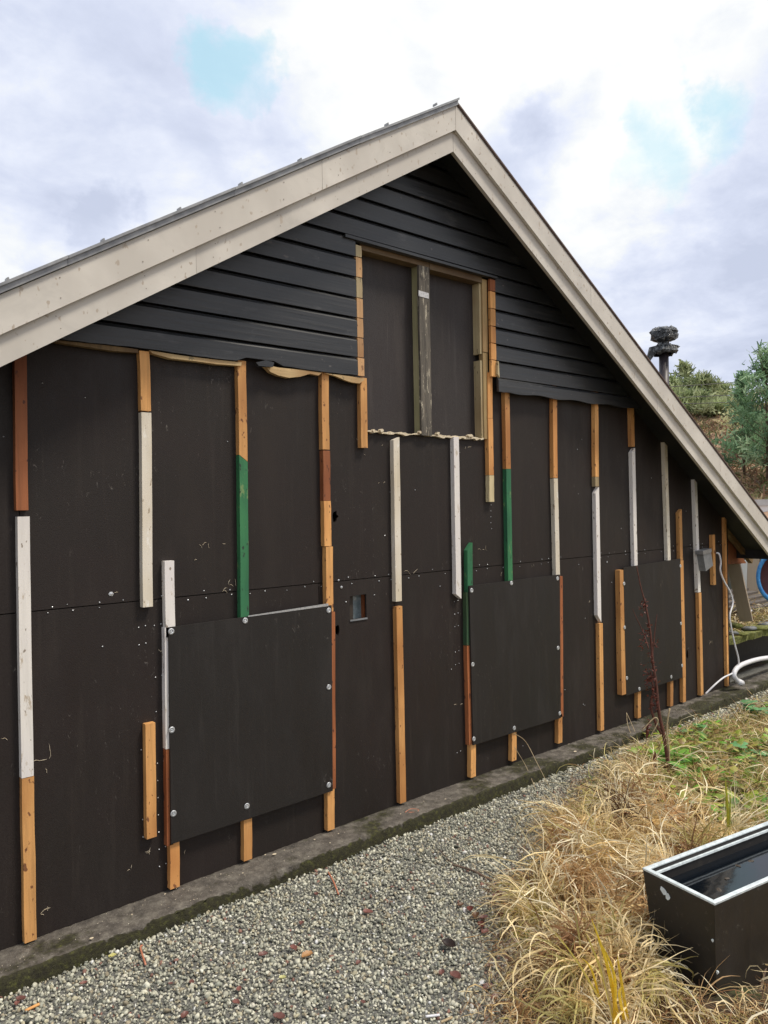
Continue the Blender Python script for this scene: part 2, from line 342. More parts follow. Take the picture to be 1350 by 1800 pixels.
def plate(name, poly, y0, y1, mat, parent, holes=(), bev=0):
    """polygon in the (x, z) plane, given thickness between y0 (front) and y1"""
    poly = ccw([tuple(p) for p in poly]); rings = [poly] + [ccw([tuple(q) for q in h])[::-1] for h in holes]
    tris = tessellate_polygon([[Vector((p[0], p[1], 0)) for p in r] for r in rings])
    pts = [p for r in rings for p in r]; n = len(pts)
    V = [(p[0], y0, p[1]) for p in pts] + [(p[0], y1, p[1]) for p in pts]; Fs = []
    for a, b, c in tris:
        A, B, C_ = pts[a], pts[b], pts[c]
        if (B[0] - A[0]) * (C_[1] - A[1]) - (C_[0] - A[0]) * (B[1] - A[1]) < 0: b, c = c, b
        Fs.append((a, b, c)); Fs.append((n + c, n + b, n + a))
    k = 0
    for r in rings:
        L = len(r)
        for i in range(L):
            a, b = k + i, k + (i + 1) % L; Fs.append((a, n + a, n + b, b))
        k += L
    return link_mesh(name, V, Fs, mat, parent)
def box(name, lo, hi, mat, parent=None):
    x0, y0, z0 = lo; x1, y1, z1 = hi
    V = [(x0, y0, z0), (x1, y0, z0), (x1, y1, z0), (x0, y1, z0), (x0, y0, z1), (x1, y0, z1), (x1, y1, z1), (x0, y1, z1)]
    return link_mesh(name, V, [(0, 3, 2, 1), (4, 5, 6, 7), (0, 1, 5, 4), (1, 2, 6, 5), (2, 3, 7, 6), (3, 0, 4, 7)], mat, parent)
def tube_geo(pts, rad, n=8, caps=True):
    pts = [np.array(p, float) for p in pts]
    if not hasattr(rad, '__len__'): rad = [rad] * len(pts)
    V = []; Fs = []; prev = None
    for i, p in enumerate(pts):
        t = pts[min(i + 1, len(pts) - 1)] - pts[max(i - 1, 0)]; t = t / (np.linalg.norm(t) + 1e-9)
        if prev is None:
            a = np.array([0, 0, 1.]) if abs(t[2]) < .9 else np.array([1., 0, 0])
            u = np.cross(t, a)
        else: u = prev - t * np.dot(prev, t)
        u /= np.linalg.norm(u) + 1e-9; prev = u; w = np.cross(t, u)
        for k in range(n):
            an = 2 * math.pi * k / n; V.append(p + rad[i] * (math.cos(an) * u + math.sin(an) * w))
    for i in range(len(pts) - 1):
        for k in range(n):
            a = i * n + k; b = i * n + (k + 1) % n; Fs.append((a, b, b + n, a + n))
    if caps: Fs.append(tuple(range(n))[::-1]); Fs.append(tuple(range((len(pts) - 1) * n, len(pts) * n)))
    return V, Fs
def merge(parts):
    V = []; Fs = []
    for v, f in parts:
        k = len(V); V += list(v); Fs += [tuple(i + k for i in q) for q in f]
    return V, Fs
def smoothpath(pts, sub=6):
    pts = [np.array(p, float) for p in pts]; out = []
    for i in range(len(pts) - 1):
        p0 = pts[max(i - 1, 0)]; p1 = pts[i]; p2 = pts[i + 1]; p3 = pts[min(i + 2, len(pts) - 1)]
        for k in range(sub):
            t = k / sub; out.append(.5 * ((2 * p1) + (-p0 + p2) * t + (2 * p0 - 5 * p1 + 4 * p2 - p3) * t * t + (-p0 + 3 * p1 - 3 * p2 + p3) * t ** 3))
    out.append(pts[-1]); return out

def leaf_geo(base, head, elev, L, Wd, fold=.25, bend=.6, n=5, lobes=0, r=random):
    """a leaf blade with a midrib fold: returns verts, faces"""
    V = []; Fs = []; p = np.array(base, float); el = elev
    sd_ = np.array([-math.sin(head), math.cos(head), 0])
    for i in range(n + 1):
        t = i / n; w = Wd * .5 * (math.sin(math.pi * min(1, (t * .92 + .06))) ** .7) * (1 + (lobes * .35 * math.sin(t * 19) if lobes else 0)); d = np.array([math.cos(head) * math.cos(el), math.sin(head) * math.cos(el), math.sin(el)]); nrm = np.cross(d, sd_)
        V += [p - sd_ * w + nrm * -w * fold, p, p + sd_ * w + nrm * -w * fold]
        p = p + d * L / n; el -= bend / n
    for i in range(n): a = i * 3; Fs += [(a, a + 1, a + 4, a + 3), (a + 1, a + 2, a + 5, a + 4)]
    return V, Fs
# ------------------------------------------------------------------ terrain
BND = np.array([onground(*q)[:2] for q in [(850, 2000), (870, 1800), (895, 1700), (885, 1600), (950, 1530), (965, 1450), (1045, 1360), (1125, 1315), (1200, 1292)]] + [[7.15, -.42], [8.03, -.38], [12, -.36]])
def lawn_d(x, y):
    """signed distance: positive on the grass side of the gravel"""
    x = np.asarray(x, float); y = np.asarray(y, float); best = np.full(x.shape, 1e9); sg = np.zeros(x.shape)
    for i in range(len(BND) - 1):
        a, b = BND[i], BND[i + 1]; d = b - a; L = (d ** 2).sum()
        t = np.clip(((x - a[0]) * d[0] + (y - a[1]) * d[1]) / L, 0, 1)
        qx = x - a[0] - t * d[0]; qy = y - a[1] - t * d[1]; r = np.hypot(qx, qy); s = -(d[0] * (y - a[1]) - d[1] * (x - a[0]))
        mm = r < best; best = np.where(mm, r, best); sg = np.where(mm, np.sign(s), sg)
    return best * sg
def sst(x): x = np.clip(x, 0, 1); return x * x * (3 - 2 * x)
def wob(x, y, f, s): return np.sin(x * f + s) * np.cos(y * f * 1.3 + s * 2.1) + .5 * np.sin(x * f * 2.3 + y * f * 1.7 + s)
def height(x, y):
    d = lawn_d(x, y); h = .05 * sst(d / .5) + .02 * sst(d / .25) * wob(x, y, 7, 1.0) * (np.abs(x) < 12)
    h = h + .004 * wob(x, y, 5, 2.0) * (np.abs(x) < 12)
    h = h + .52 * sst((y - 1.15) / .25) * sst((x - 7.9) / .1) * sst((14 - y) / 5)
    r = np.hypot(x, y + 3.6); hill = 5.4 * sst((r - 11) / 27) * sst((x - 9) / 6)
    return h + hill + .5 * hill / 6 * wob(x, y, .35, 3)
def axis(lo, hi, dlo, dhi, fine):
    a = list(np.arange(dlo, dhi, fine)); s = fine; v = dhi
    while v < hi: a.append(v); s *= 1.12; v += s
    a.append(hi); s = fine; v = dlo - fine
    while v > lo: a.insert(0, v); s *= 1.12; v -= s
    a.insert(0, lo); return np.array(a)
ax = axis(-400, 500, .4, 9, .05); ay = axis(-400, 500, -3.4, 2.5, .05)
GX, GY = np.meshgrid(ax, ay); gh = height(GX, GY)
V = np.stack([GX.ravel(), GY.ravel(), gh.ravel()], 1); nx = len(ax); ny = len(ay)
ii, jj = np.meshgrid(np.arange(nx - 1), np.arange(ny - 1)); a0 = (jj * nx + ii).ravel()
ground = link_mesh('ground', V, np.stack([a0, a0 + 1, a0 + nx + 1, a0 + nx], 1), 'ground_cover', smooth=True, origin=(0, 0, 0)); tag(ground, kind='structure')
at = ground.data.attributes.new('lawn', 'FLOAT_VECTOR', 'POINT')
dd = lawn_d(GX, GY); lw = sst((dd + .03 * wob(GX, GY, 19, 0)) / .12 + .3); lw = np.maximum(lw, (GY > .3) * 1.0); rr = np.hypot(GX, GY + 3.6)
at.data.foreach_set('vector', np.stack([lw.ravel(), sst((rr - 10) / 6).ravel(), 0 * lw.ravel()], 1).astype(np.float32).ravel())

# ------------------------------------------------------------------ kerb
def kerb():
    xs = np.arange(-1.5, 9.6, .02); prof = [(.05, -.05), (.05, .072), (-.03, .076), (-.09, .077), (-.15, .077), (-.212, .077), (-.219, .074), (-.222, .066), (-.226, .03), (-.228, 0), (-.228, -.06)]
    V = []; n = len(prof); r = np.random.default_rng(3)
    for x in xs:
        e = .006 * math.sin(x * 2.1) + .004 * math.sin(x * 7.7 + 1)
        for k, (y, z) in enumerate(prof):
            am = .0025 if k < 5 else .006
            chip = max(0, math.sin(x * 11.3 + 2 * math.sin(x * 3)) - .86) * .05 if k in (5, 6, 7) else 0
            V.append((x, y - (e if k > 3 else 0) + r.normal(0, am) * .35 + chip, z + r.normal(0, am) * .5 * (k > 0) - chip * .6 - (.006 * math.sin(x * 1.3) if k > 0 else 0)))
    Fs = [(i * n + k, i * n + k + 1, (i + 1) * n + k + 1, (i + 1) * n + k) for i in range(len(xs) - 1) for k in range(n - 1)]
    o = link_mesh('concrete_kerb', V, Fs, 'mossy_concrete', smooth=True); tag(o, kind='structure')
kerb()

# ------------------------------------------------------------------ gravel stones
def ico():
    p = (1 + 5 ** .5) / 2
    v = np.array([(-1, p, 0), (1, p, 0), (-1, -p, 0), (1, -p, 0), (0, -1, p), (0, 1, p), (0, -1, -p), (0, 1, -p), (p, 0, -1), (p, 0, 1), (-p, 0, -1), (-p, 0, 1)], float)
    f = np.array([(0, 11, 5), (0, 5, 1), (0, 1, 7), (0, 7, 10), (0, 10, 11), (1, 5, 9), (5, 11, 4), (11, 10, 2), (10, 7, 6), (7, 1, 8), (3, 9, 4), (3, 4, 2), (3, 2, 6), (3, 6, 8), (3, 8, 9), (4, 9, 5), (2, 4, 11), (6, 2, 10), (8, 6, 7), (9, 8, 1)])
    return v / np.linalg.norm(v[0]), f
def rotm(n, r):
    q = r.normal(size=(n, 4)); q /= np.linalg.norm(q, axis=1)[:, None]; w, x, y, z = q.T
    return np.stack([1 - 2 * (y * y + z * z), 2 * (x * y - z * w), 2 * (x * z + y * w), 2 * (x * y + z * w), 1 - 2 * (x * x + z * z), 2 * (y * z - x * w), 2 * (x * z - y * w), 2 * (y * z + x * w), 1 - 2 * (x * x + y * y)], 1).reshape(n, 3, 3)
def gravel():
    r = np.random.default_rng(5); P = []
    for lo, hi, sp in ((.55, 4.4, .0135), (4.4, 6.2, .017), (6.2, 8.6, .022)):
        X, Y = np.meshgrid(np.arange(lo, hi, sp), np.arange(-2.2, -.22, sp)); x = X.ravel() + r.uniform(-.5, .5, X.size) * sp; y = Y.ravel() + r.uniform(-.5, .5, X.size) * sp
        d = lawn_d(x, y); keep = (d < .10 + .12 * r.random(len(x)) ** 2 + .06 * wob(x, y, 6, 1))
        # only what the frame and a step to the side could see
        vx = x; vy = y + 3.6; dep = vx * FW[0] + vy * FW[1] - 1.955 * FW[2]; u = (vx * RT[0] + vy * RT[1]) / dep; keep &= (u > -.75) & (dep > 1.9)
        P.append(np.stack([x[keep], y[keep], np.full(keep.sum(), sp)], 1))
    P = np.concatenate(P); n = len(P); v, f = ico(); nv = len(v)
    sz = np.exp(r.normal(0, .32, n)) * P[:, 2] * .62; sz = np.clip(sz, .004, .019)
    sc = np.stack([np.ones(n), r.uniform(.6, .95, n), r.uniform(.3, .6, n)], 1)
    W = v[None] * r.uniform(.72, 1.18, (n, nv, 1)) * sc[:, None, :] * sz[:, None, None]
    R = rotm(n, r); W = np.einsum('nij,nvj->nvi', R, W)
    z = height(P[:, 0], P[:, 1]) + r.uniform(-.004, .010, n)
    W += np.stack([P[:, 0], P[:, 1], z], 1)[:, None, :]
    pal = np.array([(.40, .39, .31), (.28, .285, .23), (.52, .51, .41), (.19, .19, .155), (.66, .63, .52), (.31, .27, .19), (.24, .13, .10), (.40, .37, .26), (.09, .095, .08), (.74, .71, .60)])
    ci = r.choice(len(pal), n, p=[.27, .19, .16, .11, .06, .07, .02, .07, .04, .01]); col = np.minimum(pal[ci] * r.uniform(.85, 1.3, (n, 1)), .70)
    Fc = (f[None] + (np.arange(n) * nv)[:, None, None]).reshape(-1, 3)
    o = link_mesh('gravel', W.reshape(-1, 3), Fc, 'stone_chips', colors=np.repeat(col, nv, 0)); tag(o, 'loose grey crushed stone gravel strip along the mossy kerb', 'gravel', kind='stuff')
    print('stones', n)
gravel()

# ------------------------------------------------------------------ house
RX = 3.483; SL = .612; XR = 8.2; XL = 2 * RX - XR; OV = -.30; YB = 9.0
ZF = 1.955 + 2.189                      # lower edge of the barge boards at the ridge
ZS = ZF + .15                           # soffit plane at the ridge
WX0, WX1 = 2 * RX - 7.72, 7.72
def roofz(x, base): return base - SL * abs(x - RX)
house = empty('house', (RX, 0, 0), 'gabled house wall stripped to black boards and vertical battens above a mossy kerb', 'house')
def roofclip(x0, x1, z0, top=9, margin=.03):
    """polygon x0..x1 from z0 up to the underside of the roof"""
    pts = [(x0, z0), (x1, z0), (x1, min(top, roofz(x1, ZS + margin)))]
    if x0 < RX < x1 and roofz(RX, ZS + margin) < top: pts.append((RX, ZS + margin))
    pts.append((x0, min(top, roofz(x0, ZS + margin)))); return pts
def ragged(cx, cz, w, h, n=11, seed=0):
    r = random.Random(seed); return [(cx + w * math.cos(2 * math.pi * k / n) * r.uniform(.6, 1.15), cz + h * math.sin(2 * math.pi * k / n) * r.uniform(.6, 1.15)) for k in range(n)]
OX0, OX1, OZ0, OZ1 = 2.952, 4.035, 2.412, 3.525       # window opening
SEAM = 1.518
bounds = [WX0, .25, 1.0, 2.09, 2.66, 4.258, 5.35, 6.46, WX1]
h1 = onwall(588, 908)[[0, 2]]; h2 = onwall(593, 1108)[[0, 2]]; h3 = onwall(1208, 1150)[[0, 2]]
for a, b in zip(bounds[:-1], bounds[1:]):
    hs = []
    if a < 3 < b: hs.append([(OX0, OZ0), (OX1, OZ0), (OX1, OZ1), (OX0, OZ1)])
    if a < h1[0] < b: hs.append(ragged(h1[0] + .005, h1[1], .022, .038, seed=2))
    plate('wall_sheet', roofclip(a + .002, b - .002, SEAM + .0025), 0, .013, 'black_board', house, hs)
lb = [WX0, .25, 1.0, 2.09, 2.61, 3.19, 4.258, 5.35, 6.46, WX1]
for a, b in zip(lb[:-1], lb[1:]):
    hs = []
    if a < 2.9 < b: hs.append([(2.834, 1.281), (2.964, 1.281), (2.964, 1.424), (2.836, 1.421)])
    for hh, w_, h_, sd_ in ((h2, .017, .033, 5), (h3, .022, .05, 9)):
        if a + .03 < hh[0] < b - .03: hs.append(ragged(hh[0], hh[1], w_, h_, seed=sd_))
    plate('wall_sheet', [(a + .002, .07), (b - .002, .07), (b - .002, SEAM - .002), (a + .002, SEAM - .002)], .001 * random.random(), .013, 'black_board', house, hs)
# things seen inside the square hole
box('stud', (2.972, .038, .9), (3.05, .13, 1.51), 'red_wood', house); box('inner_panel', (2.80, .062, .9), (3.15, .07, 1.51), 'blue_grey_panel', house)
box('stud', (2.80, .030, .9), (2.884, .060, 1.51), 'gable_inner', house)
plate('hole_lip', [(2.834, 1.272), (2.966, 1.272), (2.966, 1.281), (2.834, 1.281)], -.006, .012, 'grey_plastic', house)
# other walls, so that the house is closed
box('side_wall', (WX1 - .02, .016, .05), (WX1, YB, roofz(WX1, ZS) + .02), 'dull_brown', house)
box('side_wall', (WX0, .016, .05), (WX0 + .02, YB, roofz(WX1, ZS) + .02), 'dull_brown', house)
plate('rear_wall', [(WX0, .0), (WX1, .0), (WX1, roofz(WX1, ZS)), (RX, ZS), (WX0, roofz(WX0, ZS))], YB - .3, YB - .28, 'dull_brown', house)
# roof slabs, soffit
def slope_slab(name, x0, x1, b0, b1, y0, y1, mat):
    return plate(name, [(x0, roofz(x0, b0)), (x1, roofz(x1, b0)), (x1, roofz(x1, b1)), (x0, roofz(x0, b1))], y0, y1, mat, house)
slope_slab('soffit_lining', RX + .001, XR, ZS, ZS + .02, OV + .03, YB, 'black_soffit_and_shade'); slope_slab('soffit_lining', XL, RX - .001, ZS, ZS + .02, OV + .03, YB, 'black_soffit_and_shade')
slope_slab('roof_covering', RX + .001, XR + .03, ZS + .021, ZF + .298, OV + .028, YB, 'roof_felt'); slope_slab('roof_covering', XL - .03, RX - .001, ZS + .021, ZF + .298, OV + .028, YB, 'roof_felt')
# barge boards: lower board set back, upper board proud, each in two lengths with a butt joint
for d0, d1, y0, y1, cuts_r, cuts_l in ((0, .142, OV - .001, OV + .024, (5.86,), (1.72,)), (.125, .282, OV - .026, OV - .003, (6.9, 4.9), (2.45, .4))):
    xs = [RX + .0015] + sorted(cuts_r) + [XR]
    for a, b in zip(xs[:-1], xs[1:]): slope_slab('barge_board', a + (.0008 if a != xs[0] else 0), b - .0008, ZF + d0, ZF + d1, y0 + random.uniform(-.0008, .0008), y1, 'barge_paint')
    xs = [XL] + sorted(cuts_l) + [RX - .0015]
    for a, b in zip(xs[:-1], xs[1:]): slope_slab('barge_board', a + .0008, b - (.0008 if b != xs[-1] else 0), ZF + d0, ZF + d1, y0 + random.uniform(-.0008, .0008), y1, 'barge_paint')
def barge_nails():
    V = []; Fs = []
    for x in np.arange(XL + .1, XR, .37):
        for off, y in ((.04, OV - .0022), (.10, OV - .0022), (.165, OV - .0275), (.25, OV - .0275)):
            xx = x + random.uniform(-.02, .02); z = roofz(xx, ZF + off); k = len(V)
            for c in range(6): V.append((xx + 0.0026 * math.cos(c * 1.047), y, z + 0.0026 * math.sin(c * 1.047)))
            V += [(v[0], y + .003, v[2]) for v in V[k:k + 6]]; Fs.append(tuple(range(k, k + 6))); Fs += [(k + c, k + 6 + c, k + 6 + (c + 1) % 6, k + (c + 1) % 6) for c in range(6)]
    o = link_mesh('nail_head', V, Fs, 'barge_nail', house); o['kind'] = 'stuff'
barge_nails()
slope_slab('verge_trim', RX, XR + .02, ZF + .284, ZF + .291, OV - .030, OV + .02, 'brown_trim')
slope_slab('verge_trim', RX, XR + .03, ZF + .293, ZF + .306, OV - .034, OV + .02, 'brown_trim')
# folded sheet metal verge on the left slope, in lengths with small clips
L0 = XL - .03
seg = np.linspace(L0, RX + .012, 7)
for a, b in zip(seg[:-1], seg[1:]):
    plate('metal_verge', [(a + .001, roofz(a, ZF + .285)), (b - .001, roofz(b, ZF + .285)), (b - .001, roofz(b, ZF + .318)), (a + .001, roofz(a, ZF + .318))], OV - .040, OV + .02, 'sheet_metal', house)
    plate('metal_lip', [(a + .001, roofz(a, ZF + .311)), (b - .001, roofz(b, ZF + .311)), (b - .001, roofz(b, ZF + .324)), (a + .001, roofz(a, ZF + .324))], OV - .052, OV - .042, 'sheet_metal', house)
for px in (10, 180, 316, 530, 684, 770, 425):
    q = onwall(px, 300, OV - .05)[0]; z = roofz(q, ZF + .324)
    plate('clip', [(q - .006, z - .004), (q + .006, z), (q + .003, z + .012), (q - .004, z + .009)], OV - .05, OV - .02, 'sheet_metal', house)
# eave board on the right with the closed underside
box('eave_board', (XR - .03, OV, roofz(XR, ZS) - .075), (XR, YB, roofz(XR, ZS) + .02), 'black_soffit_and_shade', house)
plate('eave_lining', [(WX1 + .001, roofz(XR, ZS) - .070), (XR - .032, roofz(XR, ZS) - .070), (XR - .032, roofz(XR, ZS) - .055), (WX1 + .001, roofz(XR, ZS) - .055)], .55, YB, 'black_soffit_and_shade', house)
# cladding boards of the gable
Zj = [2.732, 2.843, 2.961, 3.078, 3.197, 3.320, 3.440, 3.560, 3.680, 3.803, 3.926, 4.048, 4.17, 4.292]
YS = -.055
def clad(x0, x1, z0, z1, dy=0, bl=None, br=None, jag=None, mat='dark_siding_stain'):
    """one shiplap board: flat face, bevelled top shoulder, gap below the next board; bl/br bare ends"""
    bz = z0 + .003; tz = z1 - .001
    def clipx(x, z): return min(max(x, RX - (ZS + .02 - z) / SL), RX + (ZS + .02 - z) / SL)
    prof = [(YS + .020, bz - .0), (YS, bz), (YS, tz - .021), (YS + .0105, tz - .007), (YS + .020, tz - .001)]
    n = 34; V = []; m_ = len(prof)
    rr_ = random.Random(int(z0 * 1000) + int(x0 * 10)); ph = rr_.uniform(0, 6)
    for i in range(n + 1):
        for k, (y, z) in enumerate(prof):
            a, b = clipx(x0, z), clipx(x1, z); x = a + (b - a) * i / n
            zz = z + (jag(x) if jag and k < 2 else 0)
            V.append((x, y + dy + .0015 * math.sin(x * 2 + ph), zz))
    Fs = [(i * m_ + k, (i + 1) * m_ + k, (i + 1) * m_ + k + 1, i * m_ + k + 1) for i in range(n) for k in range(m_ - 1)]
    Fs += [(i * m_ + m_ - 1, (i + 1) * m_ + m_ - 1, (i + 1) * m_, i * m_) for i in range(n)]
    Fs += [tuple(range(m_))[::-1], tuple(n * m_ + k for k in range(m_))]
    return link_mesh('cladding_board', V, [f[::-1] for f in Fs] if False else Fs, mat, house)
def bare(parent, x0, x1, z0, z1, mat):
    j = random.uniform(-.003, .004)
    plate('bare_end', [(x0, z0 + .003), (x1 + j, z0 + .004), (x1 + j * .3, (z0 + z1) / 2), (x1 + j * 1.4, z1 - .003), (x0, z1 - .001)], YS - .001, YS + .019, mat, parent)
left_end = 2.888; right_start = 4.142
def jagL(x):
    if 2.08 < x < 2.30: return .022
    return .003 * math.sin(x * 9) + .0012 * math.sin(x * 47) + (.018 if 2.30 < x < 2.34 else 0)
def jagR(x): return .006 * math.sin(x * 14) + (-.008 if x < 4.2 else 0)
for k in range(len(Zj) - 1):
    z0, z1 = Zj[k], Zj[k + 1]; half = (ZS + .02 - z0) / SL; xl, xr = RX - half, RX + half
    if z0 < 3.43:
        b = clad(xl, left_end, z0, z1, jag=jagL if k == 0 else None)
        bare(b, left_end + .001, left_end + .048, z0, z1, 'tan_wood' if k != 4 else 'pale_wood')
        if k > 0 or True:
            b = clad(right_start, xr, z0 + (.010 if k == 0 else 0), z1, dy=-.016 if k == 0 else 0, jag=jagR if k == 0 else None)
            if k: bare(b, right_start - .055, right_start - .001, z0, z1, 'orange_wood')
    elif z0 < 3.55:
        b = clad(xl, left_end - .0, z0, z1); bare(b, left_end + .001, left_end + .048, z0, 3.513, 'pale_wood')
        b2 = clad(right_start, xr, z0, z1); bare(b2, right_start - .055, right_start - .001, z0, 3.525, 'red_wood')
        clad(left_end + .001, right_start - .001, 3.527, z1, dy=-.002)
    else: clad(xl, xr, z0, z1)
# thin drip board over the opening and splinters under the cladding
plate('drip_board', [(2.80, 3.534), (4.150, 3.530), (4.150, 3.546), (2.80, 3.552)], YS - .018, YS - .003, 'dark_siding_stain', house)
plate('bare_strip', [(4.10, 2.86), (4.128, 2.862), (4.125, 2.96), (4.098, 2.96)], YS + .0, YS + .018, 'tan_wood', house)
plate('bare_edge', [(4.130, 2.864), (4.150, 2.840), (4.144, 2.95), (4.134, 2.955)], YS - .02, YS + .0, 'pale_wood', house)
def splinter(pts, y0, y1, mat='splinter_wood'):
    plate('splintered_wood', [tuple(onwall(px, py, y0)[[0, 2]]) for px, py in pts], y0, y1, mat, house)
splinter([(82, 596), (130, 601), (190, 607), (243, 614), (243, 620), (200, 617), (180, 614), (120, 605), (90, 600)], -.042, -.010, 'dim_timber')
splinter([(263, 616), (320, 625), (370, 631), (425, 637), (424, 643), (380, 640), (345, 635), (300, 630), (268, 621)], -.044, -.008, 'pale_wood_across')
splinter([(462, 640), (490, 646), (530, 650), (566, 655), (560, 660), (545, 657), (528, 662), (508, 664), (490, 660), (476, 654)], -.050, -.02, 'pale_wood_across')
splinter([(571, 656), (600, 659), (640, 665), (640, 668), (632, 674), (618, 672), (606, 668), (590, 661)], -.050, -.03, 'pale_wood_across')
splinter([(450, 637), (468, 633), (482, 637), (480, 645), (455, 643)], -.075, -.052, 'dark_siding_stain')
# window opening: recessed board, header, mullion, jambs
plate('recess_panel', [(OX0 - .05, OZ0 - .05), (3.52, OZ0 - .05), (3.52, OZ1 + .3), (OX0 - .05, OZ1 + .3)], .045, .057, 'recess_board', house)
plate('recess_panel', [(3.523, OZ0 - .05), (4.20, OZ0 - .05), (4.20, OZ1 + .3), (3.523, OZ1 + .3)], .045, .057, 'recess_board', house)
MX0, MX1 = 3.434, 3.546
box('header', (OX0 - .01, -.03, 3.500), (MX1 - .021, .044, 3.548), 'gable_header', house)
box('header', (MX1 - .02, -.032, 3.490), (4.03, .044, 3.545), 'gable_header', house)
box('mullion', (MX0, -.018, OZ0 + .004), (MX1 - .055, .044, 3.4985), 'green_tinged_wood', house)
mul = bpy.context  # weathered face board of the mullion
xl_ = onwall(736, 600, -.024)[0]; xr_ = onwall(754, 600, -.024)[0]
plate('mullion_face', [(xl_, OZ0 - .005), (xr_, OZ0 - .006), (xr_ + .001, 2.9), (xr_ + .003, 3.498), (xl_ + .002, 3.498), (xl_ - .002, 3.1), (xl_ + .002, 2.8)], -.036, -.0185, 'flaking_post', house)
q0 = onwall(735, 510, -.038); q1 = onwall(754, 525, -.038)
plate('sticker', [(q0[0] + .004, q1[2] + .002), (q1[0] - .001, q1[2]), (q1[0] - .001, q0[2] - .004), (q0[0] + .004, q0[2])], -.0385, -.0362, 'sticker_paper', house)
jx0 = onwall(833, 600, .02)[0]; jx1 = onwall(843, 600, -.02)[0]; jx2 = onwall(856, 600, -.02)[0]
box('jamb', (4.014, -.018, 3.00), (4.033, .044, 3.489), 'pale_wood', house); box('jamb', (4.014, -.018, OZ0 + .002), (4.033, .044, 2.955), 'pale_wood', house)
box('jamb', (4.0335, -.030, 3.015), (4.083, .010, 3.52), 'yellow_timber', house); box('jamb', (4.0335, -.026, OZ0 - .002), (4.083, .010, 3.012), 'yellow_timber', house)
box('jamb', (OX0 - .03, .001, OZ0), (OX0 + .0, .044, 3.499), 'gable_inner', house)
box('sill', (OX0, .014, OZ0 - .03), (4.03, .044, OZ0 + .001), 'gable_inner', house)
def torn_line():
    r = random.Random(4); top = []; bot = []; x = 2.945
    while x < 4.05:
        z = 2.411 + .000 * (x - 3); th = r.choice([.002, .006, .010, .014]) if r.random() < .75 else .001
        top.append((x, z + r.uniform(.000, .010))); bot.append((x, z - th)); x += r.uniform(.012, .035)
    plate('torn_edge', bot + top[::-1], -.022, .008, 'torn_fibre', house)
torn_line()
for px, py, w in ((669, 757, .018), (737, 760, .012), (768, 762, .016), (825, 766, .03), (655, 757, .01)):
    q = onwall(px, py, -.02); plate('torn_edge', ragged(q[0], q[2], w, .010, 9, int(px)), -.034, -.012, 'torn_fibre', house)

# battens: (px top, py top, px bottom, py bottom, material, cut at top, cut at bottom)
BT = -.034; BW = .050
def batten(x0, y0, x1, y1, mat, ct=0, cb=0, w=BW, th=BT, name='batten', label=None, parent=None, dep=0.0):
    a = onwall(x0, y0, th); b = onwall(x1, y1, th)
    h = w / 2; j = .004
    # gentle waviness along the length
    zs = np.linspace(0, 1, 7); Lft = []; Rgt = []
    for s in zs:
        cx = a[0] + (b[0] - a[0]) * s; cz = a[2] + (b[2] - a[2]) * s; e = random.uniform(-.0012, .0012)
        dl = dr = 0
        if s == 0: dl, dr = (ct if ct > 0 else 0), (-ct if ct < 0 else 0)
        Lft.append((cx - h + e, cz - (dl if s == 0 else 0) + (0 if s < 1 else (cb if cb > 0 else 0))))
        Rgt.append((cx + h + e, cz - (dr if s == 0 else 0) + (0 if s < 1 else (-cb if cb < 0 else 0))))
    o = plate(name, Lft + Rgt[::-1], th, dep, mat, parent or house)
    if label: o['label'] = label
    return o
O, R_, T_, Wt, C_, G_, P_, DG = 'orange_wood', 'red_wood', 'tan_wood', 'white_batten_paint', 'cream_batten_paint', 'green_batten_paint', 'pale_wood', 'dark_green_paint'
